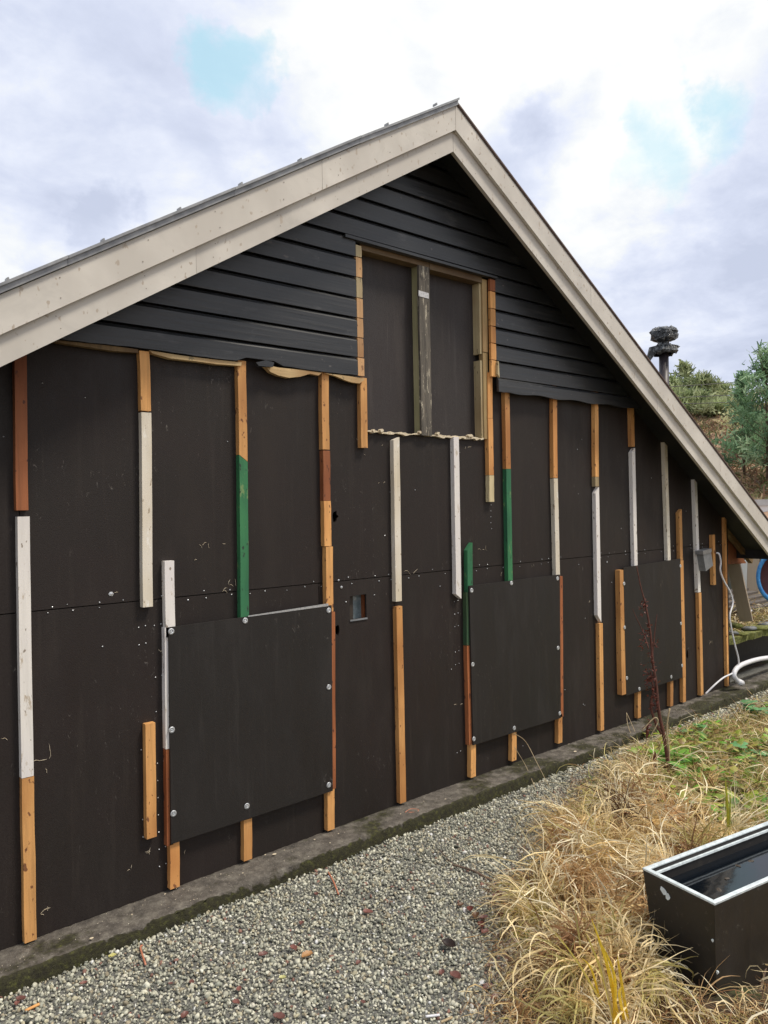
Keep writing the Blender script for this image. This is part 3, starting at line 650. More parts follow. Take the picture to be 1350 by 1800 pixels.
BL = [
 (36, 560, 39, 897, R_, 0, 0), (41, 908, 49, 1366, Wt, 0, 0), (49, 1367, 54, 1655, O, 0, 0),
 (254, 617, 257, 722, O, 0, 0), (257.5, 725, 260, 1067, C_, 0, 0), (264, 1272, 267, 1473, O, 0, 0),
 (298, 986, 300, 1120, Wt, 0, 0), (307, 1480, 308, 1561, O, 0, 0), (436, 1440, 436, 1512, O, 0, 0),
 (425, 634, 428, 811, O, 0, .036), (428, 800, 430.5, 1090, G_, -.036, 0),
 (571.5, 652, 573, 790, O, 0, 0), (574, 792, 575, 880, R_, 0, 0), (575.5, 880.5, 576.5, 960, O, 0, 0), (579, 961, 580, 1075, O, 0, 0), (582, 1388, 582, 1459, O, 0, 0),
 (639, 664, 641, 787, O, 0, 0), (697, 768, 701, 1057, C_, .02, 0), (702, 1066, 709, 1411, O, 0, 0),
 (802, 768, 806.5, 1053, Wt, 0, .035), (826, 954, 826.5, 1040, G_, .05, 0), (832, 1308, 832, 1366, O, 0, 0),
 (861.5, 655, 862, 735, O, 0, 0), (862, 735.5, 864, 835, O, 0, 0), (864, 835.5, 864.5, 882, P_, 0, 0), (891, 664, 894, 824, O, 0, 0), (894, 824.5, 897.5, 1026, G_, 0, 0), (904, 1280, 904, 1337, O, 0, 0),
 (975.5, 677, 976.5, 840, O, 0, 0), (977, 841, 981, 1012, C_, 0, 0), (985, 1256, 985, 1306, O, 0, 0),
 (1048.5, 684, 1049.5, 838, O, 0, 0), (1049.5, 838.5, 1050, 855, P_, 0, 0), (1050, 856, 1054, 1094, Wt, .05, .06), (1056.5, 1096, 1059, 1284, O, 0, 0),
 (1111, 690, 1113, 785, O, 0, 0), (1113.5, 787, 1118, 995, Wt, .04, 0), (1124, 1212, 1124, 1262, O, 0, 0),
 (1170, 770, 1176.5, 985, C_, 0, 0), (1196, 895, 1198, 984, O, .035, 0), (1181, 1186, 1181, 1241, O, 0, 0), (1203, 1186, 1203.5, 1234, O, 0, 0),
 (1222.5, 835, 1229.5, 1041, Wt, 0, 0), (1230.5, 1042, 1234.5, 1222, O, 0, 0), (1254.5, 940, 1256.5, 1028, O, 0, 0),
]
for a in BL: batten(*a)
# stubs seen edge-on beside the cover boards, and the long edge strips the boards are fixed to
batten(295, 1103, 297, 1316, Wt, w=.034); batten(297.5, 1317, 299.5, 1486, R_, w=.034)
batten(291.5, 1125, 294.5, 1484, R_, w=.012, th=-.020)
batten(584.5, 1076, 586, 1387, R_, w=.036); batten(823, 1041, 824, 1134, DG, w=.036); batten(824, 1135, 828, 1309, R_, w=.036)
batten(986.5, 1013, 988, 1260, R_, w=.036); batten(1093, 1002, 1097, 1221, O, w=.062, th=-.045); batten(1198.5, 985, 1203, 1190, O, w=.058, th=-.036)
batten(1275, 905, 1280, 1206, 'orange_wood', w=.036, th=-.03, name='corner_post', dep=.01)
# cover boards with their disc washers
def cover(pts, wash, label, strip=None):
    y0 = -.047
    P4 = [onwall(px, py, y0)[[0, 2]] for px, py in pts]
    o = plate('cover_board', [tuple(p) for p in P4], y0, y0 + .012, 'cover_board', house); o['label'] = label
    for px, py in wash:
        q = onwall(px, py, y0); n = 14; V = []; rads = [(.0, -.004), (.0035, -.004), (.0045, -.0012), (.006, -.0012), (.0065, -.0028), (.015, -.0026), (.0162, -.001), (.0162, .0005)]
        for r_, dy in rads:
            for k in range(n): V.append((q[0] + r_ * math.cos(2 * math.pi * k / n), y0 + dy, q[2] + r_ * math.sin(2 * math.pi * k / n)))
        Fs = [(i * n + k, i * n + (k + 1) % n, (i + 1) * n + (k + 1) % n, (i + 1) * n + k) for i in range(len(rads) - 1) for k in range(n)]
        link_mesh('washer', V, Fs, 'washer_metal', o, smooth=True)
    if strip:
        a = onwall(*strip[0], y0); b = onwall(*strip[1], y0)
        plate('foil_edge', [(a[0], a[2] - .004), (b[0], b[2] - .004), (b[0], b[2] + .011), ((a[0] + b[0]) / 2, (a[2] + b[2]) / 2 + .006), (a[0], a[2] + .002)], y0 - .001, y0 + .004, 'washer_metal', o)
    return o
cover([(297, 1103), (583, 1064), (585, 1390), (301, 1484)], [(301, 1110), (431, 1091), (578, 1073), (578, 1208), (302, 1283), (578, 1380), (434, 1417), (305, 1430)], 'large square black cover board nearest the left, held by eight disc washers', ((436, 1083), (577, 1064)))
cover([(825, 1030), (984, 1010), (986, 1262), (832, 1310)], [(829, 1038), (899, 1025), (980, 1017), (981, 1139), (831, 1168), (984, 1254), (904, 1280), (833, 1299)], 'square black cover board in the middle of the wall')
cover([(1096, 998), (1196, 982), (1200, 1191), (1101, 1223)], [(1097, 1026), (1098, 1103), (1102, 1192), (1180, 1190), (1124, 1211), (1197, 1096), (1196, 995), (1199, 1170)], 'square black cover board at the right behind the dead red stalk')
# nails and flakes along the seam and down the studs
def nails():
    V = []; Fs = []; r = random.Random(9)
    spots = []
    for X in np.arange(.3, 7.6, .115):
        for dz in (.016, -.018):
            if r.random() < .62: spots.append((X + r.uniform(-.03, .03), SEAM + dz + r.uniform(-.006, .006), r.uniform(.0025, .0045)))
    for X in (1.55, 2.655, 3.75, 4.83, 1.63):
        for z in np.arange(.2, 1.45, .085):
            if r.random() < .5: spots += [(X - .02, z, .0032), (X + .014, z + .004, .0032)]
    for i in range(26): spots.append((onwall(863, 900)[0] + r.uniform(-.004, .004), 1.95 - i * .042, .0035)) if i < 5 else None
    for i in range(40): spots.append((r.uniform(.9, 7), r.uniform(.15, 2.6), r.uniform(.002, .004)))
    for px, py, s in ((195, 1044, .013), (595, 1020, .007), (600, 1032, .009), (1067, 988, .008), (608, 1058, .005)): q = onwall(px, py); spots.append((q[0], q[2], s))
    for x, z, s in spots:
        k = len(V)
        for c in range(6): V.append((x + s * math.cos(c * 1.047), -.0022, z + s * r.uniform(.7, 1.1) * math.sin(c * 1.047)))
        V.append((x, -.0045, z)); V += [(x + s * math.cos(c * 1.047), .002, z + s * math.sin(c * 1.047)) for c in range(6)]
        for c in range(6): d = (c + 1) % 6; Fs += [(k + c, k + d, k + 6), (k + c, k + 7 + c, k + 7 + d, k + d)]
    o = link_mesh('nail_head', V, Fs, 'washer_metal', house); o['kind'] = 'stuff'
nails()
def scratches():
    parts = []; r = random.Random(21)
    def sq(px, py, n, ln, s):
        for _ in range(max(1, n * 2 // 3)):
            p = onwall(px + r.uniform(-s, s), py + r.uniform(-s, s) * .5, -.0012); pts = [p]; an = r.uniform(0, 3.1); ln_ = ln * r.uniform(.3, .8)
            for i in range(5): an += r.uniform(-.7, .7); p = p + np.array([math.cos(an) * ln_ / 5, 0, math.sin(an) * ln_ / 5]); pts.append(p)
            parts.append(tube_geo(pts, [.0004, .0009, .0006, .0010, .0007, .0003], 4))
    for a in ((360, 962, 5, .05, 8), (398, 958, 2, .05, 6), (348, 985, 2, .04, 3), (405, 1030, 5, .07, 10), (395, 1042, 3, .05, 6), (278, 1145, 4, .04, 6), (85, 1335, 3, .10, 3), (80, 1360, 2, .06, 4), (12, 1300, 2, .05, 6), (260, 1500, 5, .05, 6), (228, 1528, 4, .04, 6), (75, 1608, 3, .05, 5), (80, 1600, 3, .05, 5), (860, 790, 5, .05, 6), (820, 787, 3, .05, 5), (635, 775, 3, .04, 10), (670, 850, 3, .03, 5), (470, 1260, 3, .05, 8), (460, 1225, 2, .05, 4), (500, 1228, 2, .04, 5), (806, 1240, 3, .05, 5), (850, 965, 5, .05, 6), (880, 1010, 4, .05, 12), (1040, 1058, 2, .04, 6), (1250, 1130, 5, .07, 3), (720, 1008, 4, .10, 10), (660, 790, 3, .03, 30), (200, 1042, 2, .05, 4), (870, 1250, 3, .04, 6), (330, 1500, 2, .05, 6), (650, 1500, 1, .04, 5), (945, 1000, 4, .05, 12)): sq(*a)
    V, Fs = merge(parts); o = link_mesh('glue_residue', V, Fs, 'torn_fibre', house); o['kind'] = 'stuff'
scratches()
# corner: diagonal timber and inner boards under the eave
def beam(name, p, q, w, t, mat, parent=None, up=(0, 0, 1)):
    p = np.array(p, float); q = np.array(q, float); d = q - p; d /= np.linalg.norm(d); s = np.cross(d, np.array(up, float)); s /= np.linalg.norm(s); u = np.cross(s, d)
    V = [];
    for c in (p, q):
        for a, b in ((-1, -1), (1, -1), (1, 1), (-1, 1)): V.append(c + s * a * t / 2 + u * b * w / 2)
    return link_mesh(name, V, [(3, 2, 1, 0), (4, 5, 6, 7), (0, 1, 5, 4), (1, 2, 6, 5), (2, 3, 7, 6), (3, 0, 4, 7)], mat, parent)
beam('lookout_timber', onwall(1272, 926, .05), onwall(1320, 985, .05), .07, .045, 'dim_timber', house)
plate('infill_board', [tuple(onwall(a, b, .12)[[0, 2]]) for a, b in ((1278, 935), (1278, 992), (1312, 990))], .12, .132, 'red_wood', house)

# ------------------------------------------------------------------ things at the right end of the wall
bb = empty('junction_box', onwall(1246, 1000, -.05), 'small tilted grey box fixed to the wall near the right corner post', 'electrical box')
def tilted_box(name, px0, py0, px1, py1, y0, y1, tilt, mat, parent):
    a = onwall(px0, py0, y0); b = onwall(px1, py1, y0); cx, cz = (a[0] + b[0]) / 2, (a[2] + b[2]) / 2; hw, hh = abs(b[0] - a[0]) / 2, abs(a[2] - b[2]) / 2
    c, s = math.cos(tilt), math.sin(tilt); P = [(cx + c * x - s * z, cz + s * x + c * z) for x, z in ((-hw, -hh), (hw, -hh), (hw, hh), (-hw, hh))]
    return plate(name, P, y0, y1, mat, parent)
tilted_box('housing', 1238, 971, 1252, 999, -.10, -.036, .30, 'grey_plastic', bb); tilted_box('lid', 1236, 967, 1251, 972, -.108, -.03, .10, 'sheet_metal', bb)
def cable(name, pts, r, mat, label, cat):
    V, Fs = tube_geo(smoothpath(pts, 7), r, 8); o = link_mesh(name, V, Fs, mat, smooth=True); tag(o, label, cat); return o
W3 = lambda a, b, y: onwall(a, b, y)
cable('white_cable', [W3(1259, 972, -.05), W3(1264, 974, -.07), W3(1267, 988, -.08), W3(1266, 1002, -.08), W3(1272, 1020, -.09), W3(1284, 1042, -.10), W3(1288, 1060, -.11), W3(1283, 1080, -.12), W3(1284, 1096, -.12), W3(1291, 1130, -.13), W3(1298, 1158, -.14), W3(1297, 1172, -.14), W3(1288, 1183, -.14), W3(1272, 1191, -.12), W3(1256, 1204, -.10), W3(1240, 1220, -.06)], .0085, 'light_plastic', 'thin white cable looping down from the wall box to the kerb', 'cable')
pc = empty('drain_pipe', W3(1300, 1203, -.16), 'pale plastic pipe end bent over the kerb beyond the corner post', 'pipe')
V, Fs = tube_geo(smoothpath([W3(1299, 1200, -.16), W3(1290, 1188, -.15), W3(1294, 1176, -.14), W3(1305, 1168, -.12), W3(1328, 1160, -.10), W3(1352, 1156, -.08), W3(1400, 1152, -.05)], 7), .024, 10); link_mesh('bend', V, Fs, 'light_plastic', pc, smooth=True)
V, Fs = tube_geo([W3(1298, 1198, -.162), W3(1304, 1201, -.165)], .03, 12); link_mesh('socket', V, Fs, 'light_plastic', pc, smooth=True)
tag(beam('leaning_board', W3(1288, 985, .20), W3(1312, 1092, .12), .145, .02, 'beige_board', up=(0, 1, 0.001)), 'beige plank leaning against the corner beyond the post', 'plank')
# stone-edged terrace beyond the corner
sl = empty('terrace_edge', (8.6, .5, .4), 'mossy slab terrace edge with a dark hollow under it beyond the corner', 'retaining edge')
def slab(name, x0, x1, y0, y1, z0, z1, mat, parent, seed=1, nx_=30, ny_=8):
    r = np.random.default_rng(seed); V = []
    xs = np.linspace(x0, x1, nx_); ys = np.linspace(y0, y1, ny_); top = []
    for j in range(ny_):
        for i in range(nx_): V.append((xs[i] + r.normal(0, .006), ys[j] + (r.normal(0, .012) if j == 0 else 0), z1 + r.normal(0, .006)))
    Fs = [(j * nx_ + i, j * nx_ + i + 1, (j + 1) * nx_ + i + 1, (j + 1) * nx_ + i) for j in range(ny_ - 1) for i in range(nx_ - 1)]
    k = len(V)
    for i in range(nx_): V.append((V[i][0], V[i][1] + .01, z0 + r.normal(0, .004)))
    Fs += [(k + i, k + i + 1, i + 1, i) for i in range(nx_ - 1)]
    k2 = len(V); V += [(x0, y1, z0), (x1, y1, z0)]; Fs.append(tuple(range(k, k + nx_))[::-1] + (k2, k2 + 1)[:0] + (k2, k2 + 1)) ; 
    Fs.append((0, (ny_ - 1) * nx_, k2, k)); Fs.append((nx_ - 1, k + nx_ - 1, k2 + 1, ny_ * nx_ - 1))
    return link_mesh(name, V, Fs, mat, parent)
zt = onwall(1290, 1122, .08)[2]
slab('slab', 7.80, 10.2, .08, 1.2, zt - .07, zt, 'moss_slab', sl)
box('shade_back_wall', (7.80, .42, -.05), (10.2, .5, zt - .08), 'black_soffit_and_shade', sl)  # near-black colour stands in for the shade inside the hollow
for i, (px, py, w, h_, mt) in enumerate(((1292, 1100, .16, .07, 'moss_slab'), (1318, 1112, .26, .05, 'slate'), (1345, 1108, .28, .05, 'slate'), (1303, 1118, .22, .04, 'moss_slab'), (1340, 1121, .30, .045, 'moss_slab'), (1375, 1112, .3, .06, 'slate'), (1285, 1112, .10, .05, 'slate'))):
    y = .20 if i not in (3, 4) else .12; q = onwall(px, py, y); v, f = ico(); r = np.random.default_rng(i + 30)
    v = v * r.uniform(.8, 1.15, (12, 1)) * np.array([w / 2, .10, h_ / 2]) + np.array([q[0], y, max(q[2], zt + h_ / 2 - .008)])
    link_mesh('stone', v, f, mt, sl)
# objects farther behind, seen under the eave
BD = 10.3
def prop_plate(name, pts, dep, th, mat, label, cat):
    P = [atdepth(a, b, dep) for a, b in pts]; n = len(P); back = np.array([FW[0], FW[1], 0]) * th
    V = P + [p + back for p in P]; Fs = [tuple(range(n)), tuple(range(n, 2 * n))[::-1]] + [(i, n + i, n + (i + 1) % n, (i + 1) % n) for i in range(n)]
    o = link_mesh(name, V, Fs, mat); return tag(o, label, cat)
prop_plate('white_door_panel', [(1303, 985), (1314, 985), (1312, 1045), (1303, 1047)], 10.0, .05, 'white_board', 'narrow white upright board behind the leaning plank', 'board')
prop_plate('chipboard_sheet', [(1315, 982), (1335, 982), (1334, 1040), (1313, 1046)], 10.4, .03, 'beige_board', 'brownish sheet standing between the white board and the blue ring', 'board')
sh = empty('garden_shed', atdepth(1330, 1060, 12.5), 'dark low shed wall behind the boards under the eave', 'shed')
p_ = atdepth(1330, 1060, 12.5)
box('wall', (p_[0] - 1.4, p_[1], .45), (p_[0] + 1.6, p_[1] + 1.6, 1.55), 'dark_green_wall', sh); box('roof', (p_[0] - 1.5, p_[1] - .1, 1.551), (p_[0] + 1.7, p_[1] + 1.7, 1.6), 'roof_felt', sh)
bx = atdepth(1325, 1062, 9.6)
for k in range(1):
    e = empty('timber_stack', (bx[0], bx[1], .5), 'dark pile of old planks lying below the beige sheet', 'planks')
    for i in range(5): beam('plank', (bx[0] - .5, bx[1] + .1 * i, .60 + .035 * i), (bx[0] + .6, bx[1] - .1 + .12 * i, .60 + .035 * i + .02), .03, .12, 'dull_brown', e)
def blue_ring():
    c = atdepth(1365, 1014, 9.0); e = empty('blue_tub', (c[0], c[1], c[2] - .33), 'round blue plastic tub tipped on its side with a dark red inside', 'tub')
    ax_ = -np.array([FW[0], FW[1], 0]); ax_ /= np.linalg.norm(ax_); u = np.array([-ax_[1], ax_[0], 0]); w = np.array([0, 0, 1.])
    def ringg(prof, n=32):
        V = []; Fs = []; m_ = len(prof)
        for k in range(n):
            an = 2 * math.pi * k / n
            for r_, h_ in prof: V.append(c + ax_ * h_ + (u * math.cos(an) + w * 1.25 * math.sin(an)) * r_)
        for k in range(n):
            for i in range(m_ - 1): a = k * m_ + i; b = ((k + 1) % n) * m_ + i; Fs.append((a, b, b + 1, a + 1))
        return V, Fs
    V, Fs = ringg([(.17, -.12), (.235, 0), (.25, .02), (.235, .03), (.205, .025), (.20, 0)]); link_mesh('rim', V, Fs, 'blue_plastic', e, smooth=True)
    V, Fs = ringg([(.20, .0), (.18, -.05), (.10, -.09), (.001, -.10)]); link_mesh('inside', V, Fs, 'maroon_paint', e, smooth=True)
blue_ring()
pt = atdepth(1316, 1074, 8.6); V, Fs = tube_geo([pt + [0, 0, -.05], pt + [0, 0, -.01], pt + [0, 0, .012], pt + [0, 0, .018]], [.02, .03, .04, .018], 10); tag(link_mesh('plastic_scrap', V, Fs, 'light_plastic', smooth=True), 'small white plastic cap in the dry grass at the plank foot', 'cap')
# distant low building at the right edge
bl = empty('outbuilding', (16, -2.0, .3), 'distant low building with pale flat roof and maroon wall at the right edge', 'building')
q = atdepth(1322, 884, 17.0); u = RT * np.array([1, 1, 0]); u /= np.linalg.norm(u); w_ = np.array([FW[0], FW[1], 0]); w_ /= np.linalg.norm(w_)
def obox(name, o0, L, D_, z0, z1, mat, parent):
    V = []
    for z in (z0, z1):
        for a, b in ((0, 0), (L, 0), (L, D_), (0, D_)): p = o0 + u * a + w_ * b; V.append((p[0], p[1], z))
    return link_mesh(name, V, [(3, 2, 1, 0), (4, 5, 6, 7), (0, 1, 5, 4), (1, 2, 6, 5), (2, 3, 7, 6), (3, 0, 4, 7)], mat, parent)
zb0 = atdepth(1340, 903, 17)[2]; zb1 = atdepth(1340, 889, 17)[2]
obox('wall', q + u * .05 + w_ * .1, 6, 3, .2, zb0, 'maroon_paint', bl); obox('fascia', q, 6.2, 3.2, zb0 + .002, zb1, 'white_paint', bl); obox('roof', q - u * .05 - w_ * .03, 6.3, 3.3, zb1 + .002, zb1 + .14, 'pale_roof', bl)

# stovepipe wrapped in torn plastic beyond the ridge
cp = onwall(1167, 640, .8); ch = empty('stove_pipe', (cp[0], .8, roofz(cp[0], ZF + .3)), 'black stove pipe wrapped in torn plastic rising behind the right roof slope', 'chimney')
dpt = (cp - CAM) @ FW; zt1 = atdepth(1167, 577, dpt)[2]; zt0 = atdepth(1167, 628, dpt)[2]
V, Fs = tube_geo([(cp[0], .8, 1.6), (cp[0], .8, zt0 + .1)], .052, 20); link_mesh('pipe', V, Fs, 'pipe_black', ch, smooth=True)
def crumple(name, z0, z1, rads, seed, mat, n=26):
    r = np.random.default_rng(seed); zs = np.linspace(z0, z1, len(rads)); V = []
    for z, ra in zip(zs, rads):
        for k in range(n):
            an = 2 * math.pi * k / n; q = ra * (1 + .10 * math.sin(5 * an + z * 25) + r.normal(0, .03)); V.append((cp[0] + q * math.cos(an), .8 + q * math.sin(an), z + r.normal(0, .008)))
    Fs = [(i * n + k, i * n + (k + 1) % n, (i + 1) * n + (k + 1) % n, (i + 1) * n + k) for i in range(len(rads) - 1) for k in range(n)]
    Fs.append(tuple(range((len(rads) - 1) * n, len(rads) * n))); return link_mesh(name, V, Fs, mat, ch)
crumple('cap', zt1 - .15, zt1, [.07, .12, .138, .14, .138, .145, .13, .10], 1, 'torn_plastic')
crumple('wrapping', zt0 + .03, zt1 - .13, [.12, .15, .115, .08, .055, .07], 2, 'torn_plastic')
# hanging flap of the wrapping to the left
fl = [atdepth(a, b, dpt - .05) for a, b in ((1158, 606), (1143, 610), (1140, 622), (1136, 634), (1142, 636), (1152, 622), (1166, 615))]
V = fl + [p + np.array([.01, .02, 0]) for p in fl]; n = len(fl); link_mesh('flap', V, [tuple(range(n)), tuple(range(n, 2 * n))[::-1]] + [(i, n + i, n + (i + 1) % n, (i + 1) % n) for i in range(n)], 'torn_plastic', ch)
fl = [atdepth(a, b, dpt - .05) for a, b in ((1175, 604), (1190, 606), (1196, 609), (1186, 617), (1172, 617))]
V = fl + [p + np.array([.01, .02, 0]) for p in fl]; n = len(fl); link_mesh('flap', V, [tuple(range(n)), tuple(range(n, 2 * n))[::-1]] + [(i, n + i, n + (i + 1) % n, (i + 1) % n) for i in range(n)], 'torn_plastic', ch)

# ------------------------------------------------------------------ planter
def planter():
    A = np.array([2.775, -2.235]); dx = np.array([.984, -.178]); dy = np.array([.178, .984]); L = 1.25; Wd = .335; ZT = .455
    e = empty('planter', (A[0] + .6, A[1], .03), 'long black rectangular planter with a worn pale rim standing in dry grass', 'planter')
    def ring(ins, z, taper):
        a, b = ins + taper, ins + taper * .7
        return [A + dx * a + dy * b, A + dx * (L - a) + dy * b, A + dx * (L - a) + dy * (Wd - b), A + dx * a + dy * (Wd - b)]
    def shell(name, specs, mat, close=True):
        V = []; Fs = []
        for ins, z, tp in specs:
            for p in ring(ins, z, tp): V.append((p[0], p[1], z))
        for i in range(len(specs) - 1):
            for k in range(4): a = i * 4 + k; b = i * 4 + (k + 1) % 4; Fs.append((a, b, b + 4, a + 4))
        if close: Fs.append((0, 3, 2, 1))
        return link_mesh(name, V, Fs, mat, e)
    shell('body', [(0, -.03, .05), (0, .02, .045), (0, .25, .02), (0, ZT - .012, .001), (.003, ZT - .008, .0), (.02, ZT - .008, 0), (.024, ZT - .05, .0), (.026, .2, .01)], 'black_planter')
    shell('rim', [(.0, ZT - .010, 0), (-.001, ZT - .002, 0), (.003, ZT, 0), (.016, ZT, 0), (.019, ZT - .004, 0), (.019, ZT - .010, 0)], 'worn_rim', False)
    shell('inner_ledge', [(.021, ZT - .022, 0), (.030, ZT - .022, 0), (.031, ZT - .030, 0), (.021, ZT - .030, 0)], 'worn_rim', False)
    w = ring(.0245, .385, .0); V = [(p[0], p[1], .385) for p in w]; link_mesh('rain_water', V, [(0, 1, 2, 3)], 'rain_water', e)
    # scuffs on the end wall, little raised patches of lifted coating
    r = random.Random(2)
    for i, (s, z, sz) in enumerate(((.235, .40, .014), (.215, .385, .012), (.02, .30, .006), (.01, .18, .006))):
        p = A + dy * s - dx * .002 + dx * (.455 - z) * .09; V = []; n = 8
        for k in range(n): a = 2 * math.pi * k / n; q = sz * r.uniform(.6, 1.2); V.append((*(p + dy * q * math.cos(a)), z + q * 1.2 * math.sin(a)))
        V += [(v[0] + .006, v[1], v[2]) for v in V]
        link_mesh('scuff', V, [tuple(range(n))] + [(k, n + k, n + (k + 1) % n, (k + 1) % n) for k in range(n)], 'worn_rim', e)
    for i, (px, py) in enumerate(((1275, 1545), (1302, 1523), (1325, 1512), (1262, 1560))):
        q = onground(px, py, .388); g, f = leaf_geo(q, 1.3 * i, .05, .035, .02, n=3); link_mesh('floating_leaf', g, f, 'leaf_tissue', e, colors=np.repeat(np.array([(.10, .08, .06)]), len(g), 0))
    return A, dx, dy, L, Wd, ZT
A_, dx_, dy_, PL, PW, PZ = planter()
def in_planter(x, y, m_=0.0):
    rx = (x - A_[0]) * dx_[0] + (y - A_[1]) * dx_[1]; ry = (x - A_[0]) * dy_[0] + (y - A_[1]) * dy_[1]
    return (rx > -m_) & (rx < PL + m_) & (ry > -m_) & (ry < PW + m_)

# ------------------------------------------------------------------ grass and weeds
def strands(name, root, head, elev, length, width, col, label, cat, droop=1.2, curl=.5, seg=7, seed=1, mat='straw', kind='stuff', parent=None, tipcol=None):
    r = np.random.default_rng(seed); n = len(root); P = np.zeros((n, seg + 1, 3)); P[:, 0] = root
    th = head.copy(); el = elev.copy(); step = length / seg; cr = r.normal(0, curl, n); dr = droop * r.uniform(.3, 1.7, n)
    for i in range(seg):
        d = np.stack([np.cos(th) * np.cos(el), np.sin(th) * np.cos(el), np.sin(el)], 1); P[:, i + 1] = P[:, i] + d * step[:, None]
        el = el - dr / seg + r.normal(0, .16, n); th = th + cr / seg * 2 + r.normal(0, .22, n)
        if parent is None and kind == 'stuff':
            fl_ = height(P[:, i + 1, 0], P[:, i + 1, 1]) + .003; low = P[:, i + 1, 2] < fl_
            P[:, i + 1, 2] = np.maximum(P[:, i + 1, 2], fl_ + r.uniform(0, .012, n)); el = np.where(low, np.abs(el) * .3, el)
    T = np.gradient(P, axis=1); T /= np.linalg.norm(T, axis=2)[:, :, None] + 1e-9
    sv_ = r.normal(size=(n, 1, 3)); sv_ = np.cross(T, np.broadcast_to(sv_, T.shape)); sv_ /= np.linalg.norm(sv_, axis=2)[:, :, None] + 1e-9
    tp = np.clip(np.sin(np.linspace(.35, math.pi * .97, seg + 1)), .12, 1)[None, :, None] * width[:, None, None] * .5
    Lv = P - sv_ * tp; Rv = P + sv_ * tp; W = np.stack([Lv, Rv], 2).reshape(n, -1, 3)
    b = np.arange(seg) * 2; f = np.stack([b, b + 1, b + 3, b + 2], 1); Fc = (f[None] + (np.arange(n) * (seg + 1) * 2)[:, None, None]).reshape(-1, 4)
    cc = np.repeat(col, (seg + 1) * 2, 0)
    if tipcol is not None:
        tt = np.tile(np.repeat(np.linspace(0, 1, seg + 1), 2), n)[:, None]; cc = cc * (1 - tt) + np.repeat(tipcol, (seg + 1) * 2, 0) * tt
    o = link_mesh(name, W.reshape(-1, 3), Fc, mat, parent, smooth=True, colors=cc)
    if parent is None: tag(o, label, cat, kind=kind)
    return o
def scatter(n, x0, x1, y0, y1, fn, r):
    x = r.uniform(x0, x1, n * 3); y = r.uniform(y0, y1, n * 3); k = r.random(n * 3) < fn(x, y); return x[k][:n], y[k][:n]
STR = np.array([(.80, .60, .29), (.86, .71, .42), (.58, .37, .18), (.95, .86, .62), (.30, .16, .075), (.64, .56, .22), (.12, .06, .035)])
def pick(pal, n, r, p=None): return pal[r.choice(len(pal), n, p=p)] * r.uniform(.75, 1.2, (n, 1))
